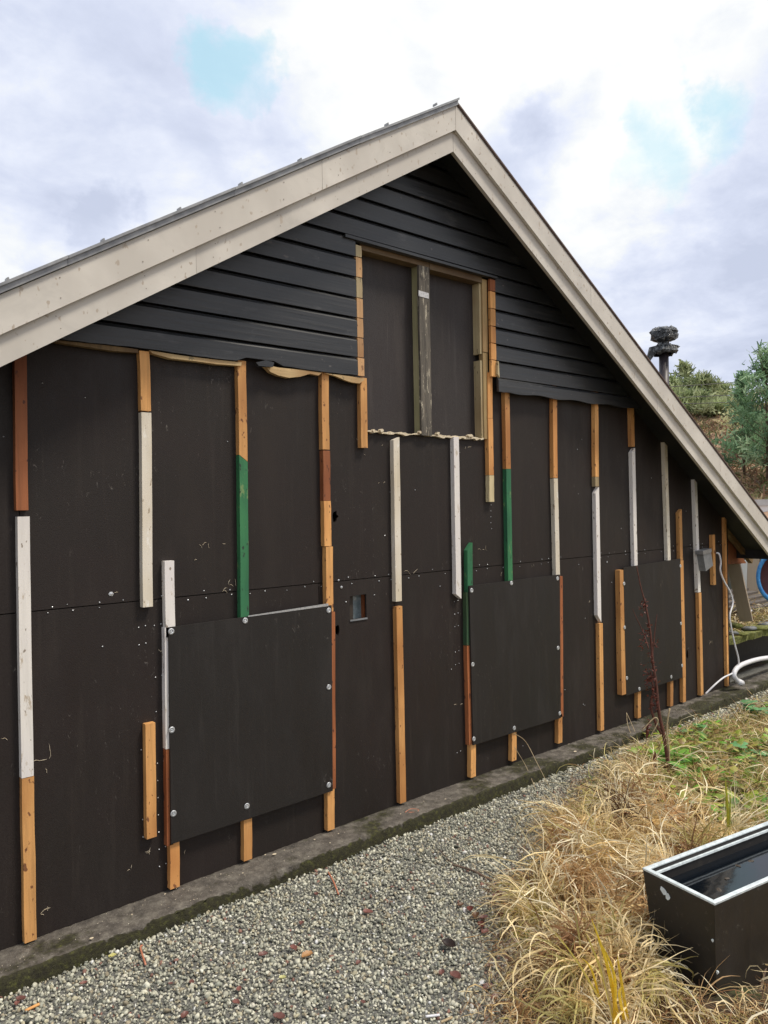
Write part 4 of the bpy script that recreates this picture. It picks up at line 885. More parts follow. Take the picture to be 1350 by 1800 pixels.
def grass():
    r = np.random.default_rng(12)
    # low thatch
    f = lambda x, y: np.clip((lawn_d(x, y) + .05 + .10 * wob(x, y, 9, 0)) / .25, 0, 1) * (~in_planter(x, y, .05)) * (1 - .75 * ((x > 4.3) & (y < -.75)))
    x, y = scatter(21000, 1.8, 6.3, -3.0, -.3, f, r); n = len(x)
    root = np.stack([x, y, height(x, y) + r.uniform(0, .05, n)], 1)
    strands('dead_grass', root, r.uniform(0, 6.28, n), r.uniform(-.1, .9, n), r.uniform(.06, .24, n), r.uniform(.0020, .0052, n), pick(STR, n, r, [.20, .17, .18, .08, .17, .10, .10]), 'matted straw coloured dead grass between the gravel and the planter', 'dead grass', droop=1.8, curl=1.4, seed=2, seg=6)
    # taller heap: combed and flattened clumps plus loose curls
    def f2(x, y):
        d = lawn_d(x, y); h = np.exp(-(((x - 3.35) / .60) ** 2 + ((y + 1.45) / .48) ** 2)) + .8 * np.exp(-(((x - 2.55) / .35) ** 2 + ((y + 1.85) / .35) ** 2)) + .45 * np.exp(-(((x - 4.1) / .6) ** 2 + ((y + 1.15) / .40) ** 2))
        return np.clip(h, 0, 1) * (d > .09) * (~in_planter(x, y, .10))
    cx, cy = scatter(620, 1.9, 5.2, -2.7, -.5, f2, r); nc = len(cx); hh = f2(cx, cy); ch_ = r.uniform(0, 6.28, nc); chh = height(cx, cy) + r.uniform(.0, .20, nc) * hh
    cc = pick(STR, nc, r, [.24, .22, .14, .16, .08, .10, .06]); cl = r.uniform(.13, .36, nc); ce = r.uniform(.1, 1.2, nc)
    k = r.integers(0, nc, 15000); n = len(k); x = cx[k] + r.normal(0, .022, n); y = cy[k] + r.normal(0, .022, n); ok = ~in_planter(x, y, .08); k = k[ok]; x = x[ok]; y = y[ok]; n = len(k)
    strands('straw_heap', np.stack([x, y, chh[k] + r.uniform(-.02, .03, n)], 1), ch_[k] + r.normal(0, .85, n), ce[k] + r.normal(0, .35, n), cl[k] * r.uniform(.4, 1.2, n), r.uniform(.0026, .0075, n), cc[k] * r.uniform(.7, 1.2, (n, 1)), 'tangled heap of long pale straw beside the black planter', 'straw', droop=1.9, curl=.7, seed=3, seg=7)
    x, y = scatter(6000, 1.9, 5.2, -2.7, -.5, f2, r); n = len(x); hh = f2(x, y)
    strands('curled_straw', np.stack([x, y, height(x, y) + r.uniform(.03, .20, n) * hh], 1), r.uniform(0, 6.28, n), r.uniform(-.2, 1.1, n), r.uniform(.08, .26, n), r.uniform(.0016, .0040, n), pick(STR, n, r, [.22, .22, .14, .16, .10, .10, .06]), 'fine curled pale straw lying over the heap beside the planter', 'straw', droop=2.4, curl=2.6, seed=13, seg=8)
    x, y = scatter(330, 1.9, 6.0, -2.7, -.5, lambda x, y: np.clip(f2(x, y) + .15, 0, 1) * (lawn_d(x, y) > .0) * (~in_planter(x, y, .1)), r); n = len(x)
    strands('straw_blades', np.stack([x, y, height(x, y) + r.uniform(.08, .20, n)], 1), r.uniform(0, 6.28, n), r.uniform(.0, .5, n), r.uniform(.14, .50, n), r.uniform(.004, .010, n), pick(np.array([(.90, .78, .46), (.84, .68, .36), (.95, .86, .62)]), n, r), 'long straight bleached straw blades lying on top of the heap', 'straw', droop=.7, curl=.25, seed=14, seg=6)
    # wispy grey-brown fluff over the gravel edge
    f3 = lambda x, y: np.exp(-((lawn_d(x, y) + .02) / .10) ** 2) * .8 * (x < 5.0)
    x, y = scatter(3800, 1.9, 5.0, -2.4, -.4, f3, r); n = len(x); pal = np.array([(.55, .44, .36), (.42, .32, .25), (.66, .55, .46), (.30, .14, .11)])
    strands('withered_roots', np.stack([x, y, height(x, y) + r.uniform(.0, .04, n)], 1), r.uniform(0, 6.28, n), r.uniform(-.1, .8, n), r.uniform(.05, .18, n), r.uniform(.0010, .0026, n), pick(pal, n, r), 'fine withered fluff creeping over the gravel edge', 'dead grass', droop=1.5, curl=3.2, seed=4, seg=7)
    # green and yellow-green living grass further right
    f4 = lambda x, y: np.clip((lawn_d(x, y) - .02) / .2, 0, 1) * np.clip((x - 3.9) / .7, 0, 1) * (.45 + .55 * (wob(x, y, 4.2, 2) > .1)) * (~in_planter(x, y, .03))
    x, y = scatter(15000, 3.9, 9.5, -2.6, -.2, f4, r); n = len(x); pal = np.array([(.20, .30, .05), (.32, .38, .08), (.46, .44, .13), (.60, .52, .22), (.12, .20, .05), (.70, .56, .30)])
    strands('green_grass', np.stack([x, y, height(x, y)], 1), r.uniform(0, 6.28, n), r.uniform(.5, 1.5, n), r.uniform(.06, .24, n), r.uniform(.003, .006, n), pick(pal, n, r), 'yellow green autumn grass beyond the dead red stalk', 'grass', droop=1.6, curl=.8, seed=5, seg=6)
    # straw on the right, beyond the stalk
    f5 = lambda x, y: np.clip((lawn_d(x, y) - .0) / .2, 0, 1) * (x > 4.6)
    x, y = scatter(13000, 4.6, 10, -2.6, -.2, f5, r); n = len(x)
    strands('dead_grass', np.stack([x, y, height(x, y) + r.uniform(0, .05, n)], 1), r.uniform(0, 6.28, n), r.uniform(0, 1.2, n), r.uniform(.10, .30, n), r.uniform(.003, .006, n), pick(STR, n, r, [.24, .2, .14, .12, .1, .15, .05]), 'straw coloured dead grass on the far lawn behind the green weeds', 'dead grass', droop=1.9, curl=1.2, seed=6, seg=6)
    # dry grass on the terrace
    n = 2600; x = r.uniform(8.0, 9.9, n); y = r.uniform(.22, 1.6, n)
    strands('terrace_grass', np.stack([x, y, zt + .01 + r.uniform(0, .10, n) * np.clip((y - .2) * 2.2, 0, 1)], 1), r.uniform(0, 6.28, n), r.uniform(.0, 1.2, n), r.uniform(.08, .26, n), r.uniform(.004, .009, n), pick(STR, n, r), 'dry grass growing on top of the mossy terrace slab', 'dead grass', droop=1.6, curl=1.2, seed=7, seg=5)
    # moss tufts on the kerb
    n = 3600; x = r.uniform(.6, 8.4, n); keep = r.random(n) < np.clip(.05 + .16 * x + .35 * np.sin(x * 3.1), 0, 1); x = x[keep]; n = len(x); y = np.where(r.random(n) < .0, -.230 - r.uniform(0, .004, n), -.19 + r.random(n) ** 1.6 * .16); kk = (y < -.225) | (np.sin(x * 2.3) + .5 * np.sin(x * 6.1) + (x - 4.5) * .35 > .35); x = x[kk]; y = y[kk]; n = len(x); z = np.where(y < -.225, r.uniform(-.01, .03, n), .072)
    pal = np.array([(.04, .04, .012), (.09, .09, .02), (.13, .125, .03), (.06, .042, .02)])
    strands('moss', np.stack([x, y, z], 1), r.uniform(0, 6.28, n), r.uniform(.2, 1.4, n), r.uniform(.004, .011, n), r.uniform(.002, .004, n), pick(pal, n, r), 'dark green moss growing on the kerb', 'moss', droop=1, seed=8, seg=3)
grass()

def weed(px, py, nleaf, L, Wd, label, cols, seed, up=(.3, 1.1), z=0.04, lobes=0, name='leafy_weed', grp=None, stem=.02):
    r = random.Random(seed); g = onground(px, py, z); g[2] = height(g[0], g[1]); e = empty(name, g, label, 'weed', grp)
    for i in range(nleaf):
        h = r.uniform(0, 6.28); el = r.uniform(*up); l = L * r.uniform(.6, 1.1); s = g + np.array([math.cos(h), math.sin(h), 0]) * r.uniform(0, stem) ; tip = s + np.array([math.cos(h) * .4, math.sin(h) * .4, 1]) * l * r.uniform(.3, .8)
        leafs = []
        st = tube_geo([s, (s + tip) / 2, tip], .0022, 4)
        if lobes:     # palmate leaf: several leaflets from the stalk tip
            for k in range(5): leafs.append(leaf_geo(tip, h + (k - 2) * .75, .25, l * .55, Wd * l * .8, n=4))
        else: leafs.append(leaf_geo(tip - (tip - s) * .3, h, el * .6, l, Wd * l, n=6))
        V, Fs = merge(leafs + [st]); c = np.array(r.choice(cols)) * r.uniform(.8, 1.2)
        link_mesh('leaf', V, Fs, 'leaf_tissue', e, smooth=True, colors=np.repeat(c[None], len(V), 0))
    return e
GR = [(.18, .44, .05), (.26, .54, .08), (.12, .30, .05)]; GY = [(.36, .44, .06), (.26, .36, .06), (.44, .42, .10)]; GB = [(.16, .38, .15), (.22, .46, .20)]
weed(1185, 1350, 22, .17, .55, 'bright green broad leaved weed at the foot of the dead red stalk', GR, 1)
weed(1215, 1372, 14, .15, .5, 'green dandelion like weed just right of the red stalk foot', GR, 2, lobes=0)
weed(1215, 1300, 8, .13, .5, 'small green weed between the kerb gravel and the red stalk', GB, 3, lobes=1)
weed(1325, 1345, 9, .17, .5, 'clump with fan shaped blue green leaves at the right edge of the lawn', GB, 4, lobes=1)
weed(1330, 1262, 12, .16, .5, 'upright green weed growing at the right edge near the kerb', GB, 5, lobes=1, up=(.6, 1.3))
weed(1305, 1430, 16, .14, .6, 'yellowing leafy weed directly behind the planter rim', GY, 6)
weed(1260, 1420, 12, .13, .6, 'low yellow green weed in the straw left of the yellowing clump', GY, 7)
weed(1345, 1410, 14, .15, .6, 'dark yellow green weed behind the planter at the picture edge', GY, 8)
weed(1222, 1212, 6, .07, .6, 'tiny green sprout growing on the kerb against the wall', GR, 10, z=.08, stem=.02)
weed(1240, 1440, 8, .13, .4, 'pale green drooping weed just above the planter corner', GB, 11)
weed(990, 1500, 9, .07, .7, 'small yellow green weed on the gravel edge', GY, 12)
weed(1160, 1410, 8, .10, .6, 'little green weed in the straw below the red stalk', GY, 13)
weed(925, 1650, 9, .06, .7, 'mossy green tuft on the gravel beside brown leaves', GY, 14)
weed(1250, 1235, 8, .08, .7, 'low green weed on the gravel strip by the kerb', GY, 16)
weed(1140, 1290, 6, .08, .6, 'small weed rooted between gravel and kerb left of the red stalk', GY, 17)
# ground cover of small leaves
def cover_leaves():
    r = random.Random(31); parts = []; cols = []
    k = 0
    while k < 1500:
        x = r.uniform(4.2, 8.5); y = r.uniform(-2.4, -.45)
        if lawn_d(x, y) < .12 or in_planter(x, y, .03): continue
        if math.sin(x * 3.1) * math.cos(y * 4) < -.1: k += .3; continue
        p = (x, y, float(height(x, y)) + r.uniform(.03, .13)); g = leaf_geo(p, r.uniform(0, 6.28), r.uniform(-.2, .8), r.uniform(.04, .10), r.uniform(.025, .06), n=3); parts.append(g); c = np.array(r.choice(GR + GY + GY + [(.30, .20, .07)])) * r.uniform(.7, 1.2); cols.append(np.repeat(c[None], len(g[0]), 0)); k += 1
    V, Fs = merge(parts); tag(link_mesh('ground_cover_leaves', V, Fs, 'leaf_tissue', smooth=True, colors=np.concatenate(cols)), 'small creeping green leaves mixed through the lawn behind the planter', 'ground cover', kind='stuff')
cover_leaves()

# yellow strap leaves in front of the planter
def strap(px, py, tips, label, seed):
    g = onground(px, py, .04); g = onground(px, py, .12); e = empty('strap_leaf_clump', g, label, 'plant'); r = random.Random(seed)
    for tx, ty, w, c in tips:
        dep = (g - CAM) @ FW; tip = atdepth(tx, ty, dep * r.uniform(.90, .95)); g = g + 0; mid = (g + tip) / 2 + np.array([r.uniform(-.02, .02), r.uniform(-.02, .02), .03])
        path = smoothpath([g + np.array([r.uniform(-.02, .02), r.uniform(-.02, .02), 0]), mid, tip], 6); V = []; n = len(path)
        sdv = np.array([RT[0], RT[1], 0]) * 1.0 + np.array([r.uniform(-.3, .3)] * 2 + [0])
        for i, p in enumerate(path):
            ww = w * (1 - (i / (n - 1)) ** 3) * .5 + .0006; V += [p - sdv * ww, p + np.array([FW[0], FW[1], 0]) * ww * .5, p + sdv * ww]
        Fs = []
        for i in range(n - 1): a = i * 3; Fs += [(a, a + 1, a + 4, a + 3), (a + 1, a + 2, a + 5, a + 4)]
        link_mesh('leaf', V, Fs, 'leaf_tissue', e, smooth=True, colors=np.repeat(np.array(c)[None], len(V), 0))
Yl = (.86, .62, .05); Yp = (.82, .70, .18); St = (.68, .56, .30)
strap(1090, 1810, [(1040, 1615, .011, Yl), (1052, 1650, .010, Yl), (1030, 1640, .008, Yp), (1065, 1690, .008, Yl), (1048, 1600, .007, St)], 'upright clump of bright yellow strap leaves left of the planter', 3)
strap(1060, 1765, [(975, 1637, .007, Yp), (1022, 1683, .007, Yl)], 'two thin yellow blades leaning left in the straw', 4)
strap(1103, 1800, [(1085, 1680, .010, Yl), (1092, 1735, .009, Yl)], 'short yellow blade pair closest to the planter side', 5)
strap(1277, 1475, [(1275, 1370, .016, (.50, .52, .06)), (1283, 1395, .010, (.42, .48, .08))], 'single upright yellow green blade behind the planter rim', 6)

# long straw stalks lying about
def stalk(pts, r0, label, mat='dry_stem', name='straw_stalk', cat='stalk'):
    V, Fs = tube_geo(smoothpath(pts, 5), r0, 6); return tag(link_mesh(name, V, Fs, mat, smooth=True), label, cat)
g_ = onground
def up(p, h): return p + np.array([0, 0, h])
stalk([up(g_(1120, 1590), .14), up(g_(1060, 1530), .16), up(g_(1015, 1490), .20), up(g_(987, 1440), .12)], .0030, 'long straw stalk slanting up left from the planter corner')
stalk([up(g_(985, 1557), .12), up(g_(1035, 1566), .14), up(g_(1080, 1568), .10)], .0028, 'nearly level straw stalk across the heap left of the planter')
stalk([up(g_(943, 1392), .005), up(g_(925, 1372), .10), up(g_(905, 1375), .25)], .0022, 'thin dry stem leaning over the kerb beside the second cover board')
stalk([up(g_(965, 1384), .005), up(g_(945, 1372), .12), up(g_(925, 1362), .24), up(g_(905, 1380), .36)], .0022, 'taller thin dry stem leaning toward the wall below the second cover board')
stalk([up(g_(1122, 1315), .0), up(g_(1105, 1300), .10), up(g_(1102, 1295), .20)], .0025, 'short pale bent stem by the kerb left of the red stalk')
stalk([up(g_(1125, 1312), .0), up(g_(1115, 1300), .08), up(g_(1102, 1295), .20)], .0025, 'second pale stem meeting the first in a point by the kerb')
stalk([up(g_(1155, 1310), .02), up(g_(1170, 1360), .03), up(g_(1143, 1330), .02)], .0035, 'crooked straw stem at the foot of the red stalk')
stalk([up(g_(1270, 1420), .05), up(g_(1310, 1432), .05), up(g_(1355, 1445), .04)], .012, 'reddish brown woody stem lying behind the planter', 'dead_stalk', 'stick', 'branch')
stalk([up(g_(1240, 1405), .06), up(g_(1300, 1415), .07), up(g_(1360, 1430), .07)], .008, 'pale woody stem lying beside the reddish one behind the planter', 'dry_stem', 'stick', 'branch')
stalk([up(g_(1290, 1350), .05), up(g_(1330, 1375), .09), up(g_(1365, 1400), .07)], .008, 'straight grey straw stem slanting over the lawn at the right', 'dry_stem', 'stick', 'branch')
stalk([up(g_(1335, 1480), .1), up(g_(1322, 1450), .22), up(g_(1290, 1400), .14)], .003, 'arching straw stem above the far planter rim')
stalk([g_(1330, 1760, .02), up(g_(1348, 1730), .1), up(g_(1335, 1700), .2), up(g_(1325, 1665), .30)], .0045, 'thin brown twig rising in front of the planter side', 'bark', 'twig', 'twig')
stalk([g_(795, 1520, .01), up(g_(830, 1535), .015), g_(865, 1548, .012)], .005, 'dark twig lying on the gravel', 'bark', 'twig', 'twig')
stalk([g_(772, 1493, .01), g_(790, 1513, .012)], .003, 'short thin dark twig on the gravel above the longer one', 'bark', 'twig', 'twig')
stalk([g_(577, 1533, .012), up(g_(586, 1556), .02), g_(595, 1572, .012)], .0045, 'orange brown stem on the gravel below the wall hole', 'orange_rubber', 'leaf_stem', 'stem')
stalk([g_(250, 1662, .012), up(g_(247, 1675), .02), g_(256, 1696, .012)], .0045, 'curved orange stem on the gravel at the left', 'orange_rubber', 'leaf_stem', 'stem')
stalk([g_(44, 1777, .012), g_(69, 1765, .014)], .006, 'orange wood splinter on the gravel in the lower left corner', 'orange_wood', 'wood_splinter', 'splinter')
stalk([g_(748, 1787, .014), g_(773, 1784, .014)], .005, 'small white plastic sliver on the gravel at the bottom', 'light_plastic', 'plastic_sliver', 'litter')
stalk([g_(775, 1797, .014), g_(795, 1788, .016)], .005, 'short straw piece next to the white sliver')
def kp(a, b): return onground(a, b, .082)
stalk([kp(712, 1428), kp(722, 1422), kp(735, 1423), kp(733, 1427), kp(718, 1428)], .0022, 'thin orange rubber loop lying on top of the kerb', 'orange_rubber', 'rubber_loop', 'loop')
def chips():
    r = random.Random(6); parts = []
    for px, py, s in [(482, 1502, .014), (466, 1503, .006), (553, 1476, .006), (580, 1482, .005), (595, 1466, .005), (427, 1535, .004), (745, 1409, .005), (783, 1405, .008), (1011, 1321, .016), (704, 1431, .005), (388, 1537, .004), (161, 1650, .010), (232, 1608, .005), (290, 1572, .005), (1255, 1222, .006), (1000, 1308, .005), (500, 1495, .004)]:
        p = kp(px, py); V = []; n = 7
        for z in (0, .003):
            for k in range(n): a = 2 * math.pi * k / n; q = s * r.uniform(.6, 1.1); V.append(p + np.array([q * math.cos(a), q * .6 * math.sin(a), z]))
        parts.append((V, [tuple(range(n, 2 * n))] + [(k, (k + 1) % n, n + (k + 1) % n, n + k) for k in range(n)]))
    for _ in range(260):
        x = r.uniform(.8, 6.5); y = r.uniform(-.2, -.02); s = r.uniform(.001, .0028); p = np.array([x, y, .079]); V = [p + np.array([s * math.cos(a), s * math.sin(a), 0]) for a in (0, 1.57, 3.14, 4.71)] + [p + np.array([0, 0, .002])]
        parts.append((V, [(0, 1, 4), (1, 2, 4), (2, 3, 4), (3, 0, 4)]))
    V, Fs = merge(parts); tag(link_mesh('paint_chips', V, Fs, 'torn_fibre'), 'scattered pale paint chips and crumbs on the kerb top', 'debris', kind='stuff')
chips()

# dead dock stalk
def dock():
    b = onground(1176, 1368, .05); dep = (b - CAM) @ FW; e = empty('dead_dock_plant', b, 'tall dark red dead stalk with branches standing in front of the third cover board', 'dead plant')
    D_ = lambda px, py, k=0: atdepth(px, py, dep + k)
    V, Fs = merge([tube_geo(smoothpath([D_(1178, 1368), D_(1168, 1300), D_(1158, 1250), D_(1153, 1200), D_(1147, 1160), D_(1143, 1110), D_(1135, 1065), D_(1126, 1030), D_(1119, 995)], 5), list(np.linspace(.014, .003, 41)), 8),
                   tube_geo(smoothpath([D_(1145, 1165), D_(1149, 1130), D_(1152, 1100), D_(1155, 1080)], 5), list(np.linspace(.007, .002, 16)), 6),
                   tube_geo(smoothpath([D_(1140, 1140, .05), D_(1130, 1110, .1), D_(1118, 1085, .1), D_(1112, 1070, .1)], 5), list(np.linspace(.005, .0015, 16)), 6),
                   tube_geo(smoothpath([D_(1163, 1290), D_(1152, 1270), D_(1144, 1240), D_(1148, 1215), D_(1144, 1180)], 5), list(np.linspace(.011, .006, 21)), 6)])
    link_mesh('stem', V, Fs, 'dead_stalk', e, smooth=True)
    r = random.Random(8)
    V, Fs = merge([tube_geo(smoothpath([D_(1176, 1368), D_(1176, 1320), D_(1172, 1280), D_(1177, 1245)], 4), [.006] * 13, 5), tube_geo(smoothpath([D_(1140, 1300, -.1), D_(1156, 1270, -.1), D_(1150, 1262, -.1), D_(1128, 1285, -.1)], 4), [.004] * 13, 5)]); link_mesh('side_stem', V, Fs, 'dry_stem', e, smooth=True)
    def seedc(px, py, n, s, spread):
        parts = []
        for _ in range(n):
            p = D_(px + r.gauss(0, spread), py + r.gauss(0, spread * 2.0), r.uniform(-.03, .03)); parts.append(leaf_geo(p, r.uniform(0, 6.28), r.uniform(-1, 1), s * r.uniform(.5, 1.3), s * .6, n=2))
        V, Fs = merge(parts); link_mesh('seed_cluster', V, Fs, 'leaf_tissue', e, colors=np.repeat(np.array([(.15, .04, .026)]), len(V), 0))
    for a in ((1132, 1060, 22, .022, 3), (1128, 1075, 14, .02, 2), (1137, 1110, 26, .025, 4), (1129, 1128, 20, .025, 3), (1148, 1185, 26, .03, 5), (1138, 1192, 12, .03, 3), (1146, 1215, 24, .03, 4), (1139, 1275, 22, .03, 5), (1152, 1130, 10, .02, 3), (1150, 1240, 24, .03, 4), (1143, 1152, 16, .025, 3), (1134, 1170, 8, .02, 5)): seedc(*a)
    for px, py, L, h in ((1150, 1320, .24, 2.6), (1137, 1275, .10, 2.0)):
        q = D_(px, py); V, Fs = leaf_geo(q, h, -1.35, L, .06, fold=.6, bend=.4, n=7, lobes=1); link_mesh('withered_leaf', V, Fs, 'leaf_tissue', e, smooth=True, colors=np.repeat(np.array([(.15, .045, .035)]), len(V), 0))
dock()

# curled dead leaves on the gravel, each its own
def dead_leaf(px, py, s, col, label, grp, seed):
    r = random.Random(seed); p = g_(px, py, .012); h = r.uniform(0, 6.28); parts = []
    n = 6; V = []; c = np.array([math.cos(h), math.sin(h), 0]); d = np.array([-math.sin(h), math.cos(h), 0])
    for i in range(n + 1):
        t = i / n; w = s * .45 * math.sin(math.pi * (.08 + .9 * t)) ** .6
        for j in range(5):
            v = (j - 2) / 2; V.append(p + c * s * (t - .5) + d * w * v * .8 + np.array([0, 0, .5 * w * abs(v) ** 1.5 + s * .25 * (t - .5) ** 2 * 2 + r.uniform(0, s * .12)]))
    Fs = [(i * 5 + j, i * 5 + j + 1, (i + 1) * 5 + j + 1, (i + 1) * 5 + j) for i in range(n) for j in range(4)]
    tag(link_mesh('fallen_leaf', V, Fs, 'leaf_tissue', smooth=True, colors=np.repeat(np.array([col]), len(V), 0)), label, 'leaf', grp)
RB = (.21, .095, .08); BR = (.16, .085, .045)
LAB = 'small curled dull red dead leaf among the grey stones with no landmark beside it'; GRP = 'curled red leaves scattered on the gravel'
SP = {(647, 1606): 'dull red leaf on the gravel right of the orange stem', (463, 1680): 'dull red leaf left of the pale orange leaf on the gravel', (516, 1668): 'dark red leaf touching the upper left of the pale orange leaf', (800, 1718): 'largest red leaf on the gravel below the dark elongated leaf', (776, 1712): 'small red leaf left of the largest red leaf on the gravel',
      (490, 1790): 'red leaf at the bottom picture edge, straight below the pale orange leaf', (36, 1758): 'red leaf beside the orange wood splinter in the lower left corner', (325, 1787): 'red leaf at the bottom edge of the picture left of the middle', (556, 1573): 'small red leaf on the gravel just left of the orange brown stem', (147, 1730): 'small red leaf on the gravel below the pale yellow leaf', (530, 1624): 'red leaf on the gravel above the pale orange leaf', (415, 1764): 'red leaf on the gravel between the pale yellow scrap and the bottom edge'}
for i, (px, py, s) in enumerate([(647, 1606, .05), (530, 1624, .035), (463, 1680, .042), (516, 1668, .04), (800, 1718, .055), (776, 1712, .035), (415, 1764, .035), (490, 1790, .05), (337, 1728, .03), (853, 1640, .04), (630, 1694, .03), (858, 1738, .045), (870, 1755, .035), (638, 1763, .025), (325, 1787, .04), (147, 1730, .03), (36, 1758, .04), (728, 1648, .02), (30, 1765, .03), (556, 1573, .03), (300, 1730, .02), (420, 1740, .03), (690, 1560, .02), (850, 1615, .045)]):
    dead_leaf(px, py, s, RB if i % 3 else (.28, .12, .10), SP.get((px, py), LAB), GRP, i)
LB2 = 'brown crumpled leaf in the leaf drift along the gravel edge left of the planter'; GB2 = 'brown leaves drifted against the dead grass'
rl = random.Random(77)
for i, (px, py, s) in enumerate([(826, 1600, .045), (836, 1612, .05), (846, 1628, .05), (810, 1592, .035), (874, 1578, .05), (884, 1586, .045), (866, 1590, .04), (895, 1690, .045), (905, 1705, .04), (880, 1650, .04), (935, 1720, .05), (950, 1735, .05), (925, 1745, .045), (910, 1770, .05), (960, 1700, .04), (860, 1700, .035), (980, 1745, .05), (1000, 1760, .05), (880, 1610, .04), (930, 1680, .04)]):
    dead_leaf(px, py, s, BR if i % 2 else (.17, .05, .04), LB2, GB2, 100 + i)
dead_leaf(540, 1682, .055, (.50, .27, .11), 'pale orange curled leaf in the middle of the gravel', None, 50)
dead_leaf(788, 1664, .07, (.05, .035, .032), 'dark almost black elongated leaf on the gravel near the drift', None, 51)
dead_leaf(198, 1682, .035, (.66, .62, .22), 'pale yellow leaf on the gravel close to the kerb at left', None, 52)
dead_leaf(741, 1497, .035, (.68, .62, .42), 'cream coloured leaf on the gravel right of the orange stem', None, 53)
dead_leaf(497, 1720, .03, (.60, .58, .25), 'yellowish leaf scrap on the gravel between the red leaves', None, 54)

# ------------------------------------------------------------------ trees, wires, poles far right
def conifer(px, dep, pytop, pybase, rad, nbr, label, cols, seed, group=None, spiky=0, nd=.12, per=60, flowers=0):
    r = np.random.default_rng(seed); b = atdepth(px, pybase, dep); t_ = atdepth(px, pytop, dep); base = np.array([b[0], b[1], float(height(b[0], b[1])) - .1]); H = t_[2] - base[2]
    e = empty('pine_tree', base, label, 'tree', group)
    V, Fs = tube_geo([base, base + [.05, .03, H * .5], base + [0, 0, H * .97]], [.03 * H * .5, .018 * H * .5, .01], 7); link_mesh('trunk', V, Fs, 'bark', e, smooth=True)
    parts = []; Q = []; C = []
    for i in range(nbr):
        f = r.uniform(.12, 1.0); z = H * f; R = rad * (1 - f) ** .65 * r.uniform(.55, 1.1) + .12 * rad; a = r.uniform(0, 6.28); el = .25 + .9 * f * spiky + r.normal(0, .12)
        s = base + np.array([0, 0, z * .96]); dvec = np.array([math.cos(a) * math.cos(el), math.sin(a) * math.cos(el), math.sin(el)]); tip = s + dvec * R
        parts.append(tube_geo([s, (s + tip) / 2, tip], [.012, .008, .004], 4, False)); m_ = int(per * (R / rad + .3))
        tt = r.uniform(.25, 1.08, m_) ** .8; c = s + (tip - s) * tt[:, None] + r.normal(0, .07 * rad, (m_, 3)) * np.array([1, 1, .7]); Q.append(c); base_c = np.array(cols[r.integers(len(cols))]); C.append(np.repeat((base_c * r.uniform(.65, 1.3))[None], m_, 0))
    Q = np.concatenate(Q); C = np.concatenate(C); n = len(Q); d1 = r.normal(size=(n, 3)) + [0, 0, .6]; d1 /= np.linalg.norm(d1, axis=1)[:, None]; d2 = np.cross(d1, r.normal(size=(n, 3))); d2 /= np.linalg.norm(d2, axis=1)[:, None]
    L = nd * r.uniform(.6, 1.4, (n, 1)); w = L * .28
    W = np.stack([Q - d2 * w * .4, Q + d2 * w * .4, Q + d1 * L + d2 * w * .2, Q + d1 * L - d2 * w * .2], 1).reshape(-1, 3); Fc = np.arange(n * 4).reshape(n, 4)
    V, Fs = merge(parts); link_mesh('branches', V, Fs, 'bark', e); link_mesh('crown', W, Fc, 'needles', e, colors=np.repeat(C, 4, 0))
PG = [(.30, .36, .17), (.38, .44, .22), (.44, .48, .27), (.22, .28, .13)]; BG = [(.19, .33, .17), (.26, .42, .23), (.14, .26, .14), (.36, .50, .30)]  # foliage greens paled to stand in for haze over the trees
clump = [(1176, 33, 668, 1.5, 'pine behind the stove pipe at the left end of the hill clump'), (1204, 34, 642, 1.3, 'tallest young pine of the hill clump right of the stove pipe'), (1186, 31, 690, 1.4, 'low bushy pine in front of the tallest hill pine'), (1236, 33, 660, 1.4, 'second tall young pine in the middle of the hill clump'),
         (1262, 35, 676, 1.4, 'young pine at the right end of the hill clump under the wires'), (1222, 30, 702, 1.5, 'broad low pine in the front of the hill clump'), (1280, 32, 712, 1.1, 'small pine between the hill clump and the near blue green pine'), (1250, 29, 722, 1.2, 'small bushy pine on the brown slope below the clump')]
for i, (px, dep, top, rad, lab) in enumerate(clump): conifer(px, dep, top, 760, rad * .78, 60, lab, PG, 40 + i, 'young pines on the hill', .6, .22, 34)
conifer(1350, 19, 610, 835, 1.25, 90, 'near blue green pine with upswept tips at the right edge', BG, 60, None, 1.1, .15, 42)
conifer(1308, 20, 655, 830, 0.8, 65, 'slimmer blue green pine left of the near pine', BG, 61, None, 1.2, .14, 38)
conifer(1400, 22, 600, 835, 1.4, 60, 'blue green pine just outside the right picture edge', BG, 62, None, 1.0, .14, 60)
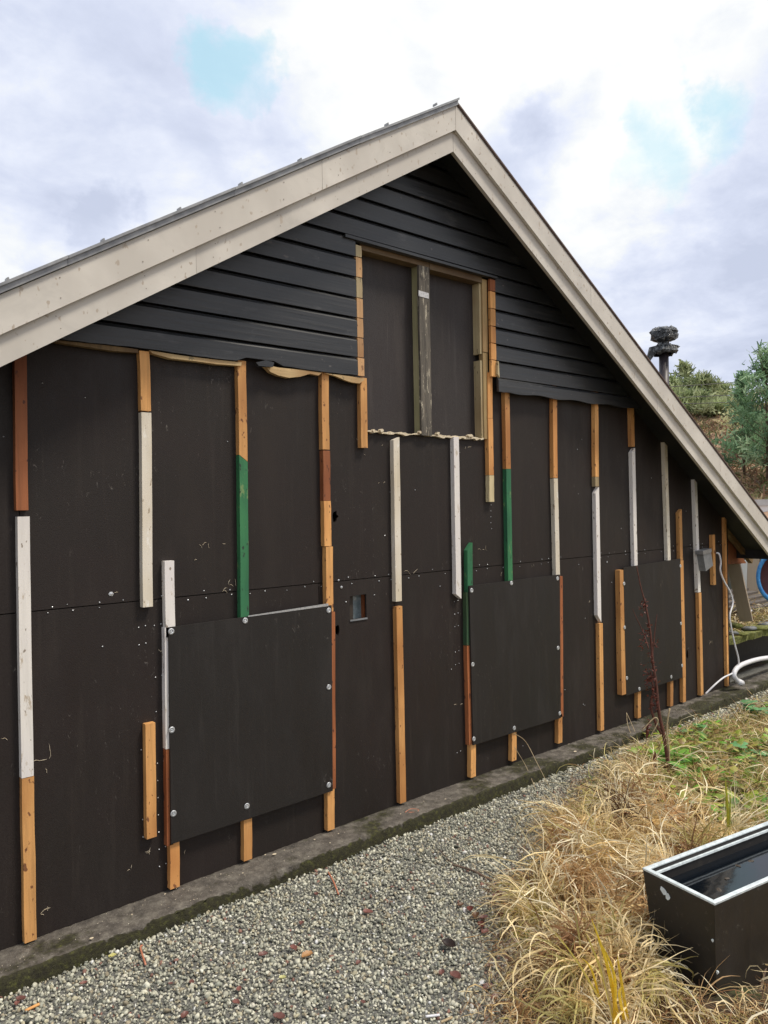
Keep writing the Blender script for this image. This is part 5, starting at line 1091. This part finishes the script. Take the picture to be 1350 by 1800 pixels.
def broad():
    r = np.random.default_rng(90); e = None
    for k, (px, py, dep, n, rad, lab) in enumerate(((1322, 705, 21.5, 260, .55, 'pale yellow leaved birch behind the near pine'), (1292, 738, 21.5, 160, .35, 'small pale yellow birch sapling left of the near pine'))):
        c = atdepth(px, py, dep); base = np.array([c[0], c[1], float(height(c[0], c[1])) - .1]); e = empty('birch_sapling', base, lab, 'tree')
        V, Fs = tube_geo([base, (base + c) / 2, c + [0, 0, rad]], [.04, .03, .01], 6); link_mesh('trunk', V, Fs, 'bark', e)
        q = c + np.clip(r.normal(0, rad * .6, (n, 3)), -rad * 1.1, rad * 1.1) * [1, 1, .8]; d1 = r.normal(size=(n, 3)); d1 /= np.linalg.norm(d1, axis=1)[:, None]; d2 = np.cross(d1, r.normal(size=(n, 3))); d2 /= np.linalg.norm(d2, axis=1)[:, None]
        W = np.stack([q - d1 * .05, q + d2 * .04, q + d1 * .05, q - d2 * .04], 1).reshape(-1, 3); link_mesh('crown', W, np.arange(n * 4).reshape(n, 4), 'needles', e, colors=np.repeat(np.array([(.62, .62, .34)]), n * 4, 0))
broad()
def bracken():
    r = np.random.default_rng(91); n = 14000; dep = r.uniform(17, 44, n); px = r.uniform(1150, 1420, n); P = CAM + (FW + ((px - 675) / F)[:, None] * RT) * dep[:, None]; P[:, 2] = height(P[:, 0], P[:, 1])
    pal = np.array([(.24, .13, .08), (.32, .20, .11), (.20, .17, .08), (.14, .17, .06), (.38, .28, .16), (.12, .08, .06)])
    strands('hill_scrub', P, r.uniform(0, 6.28, n), r.uniform(.4, 1.5, n), r.uniform(.10, .40, n), r.uniform(.02, .05, n), pick(pal, n, r), 'brown scrub and dead bracken covering the hillside', 'scrub', seed=92, seg=4, mat='needles')
bracken()
def wires():
    P1 = atdepth(1000, 706, 30); P2 = atdepth(1500, 655, 24)
    for i, (a, b, lab) in enumerate(((699, 676, 'topmost power wire crossing above the hill pines'), (707, 694, 'middle power wire of the three above the hill'), (712, 705, 'lowest power wire of the three above the hill'))):
        p = atdepth(900, a + 22 - i * 3, 27); q = atdepth(1800, b - 46 + i * 12, 27); pts = []
        p = atdepth(900, [692, 706, 712][i], 27); q = atdepth(1800, [618, 650, 672][i], 27)
        for k in range(17): t = k / 16; s = p + (q - p) * t; s[2] -= .25 * 4 * t * (1 - t); pts.append(s)
        V, Fs = tube_geo(pts, .013, 5); tag(link_mesh('power_wire', V, Fs, 'wire_rubber'), lab, 'wire', 'overhead wires')
        if i == 0: E0, E1 = p, q
    for p, lab in ((E0, 'wooden power pole hidden behind the house'), (E1, 'wooden power pole far beyond the right edge')):
        V, Fs = tube_geo([(p[0], p[1], -.5), (p[0], p[1], p[2] + .5)], [.14, .10], 10); tag(link_mesh('power_pole', V, Fs, 'bark', smooth=True), lab, 'pole')
wires()
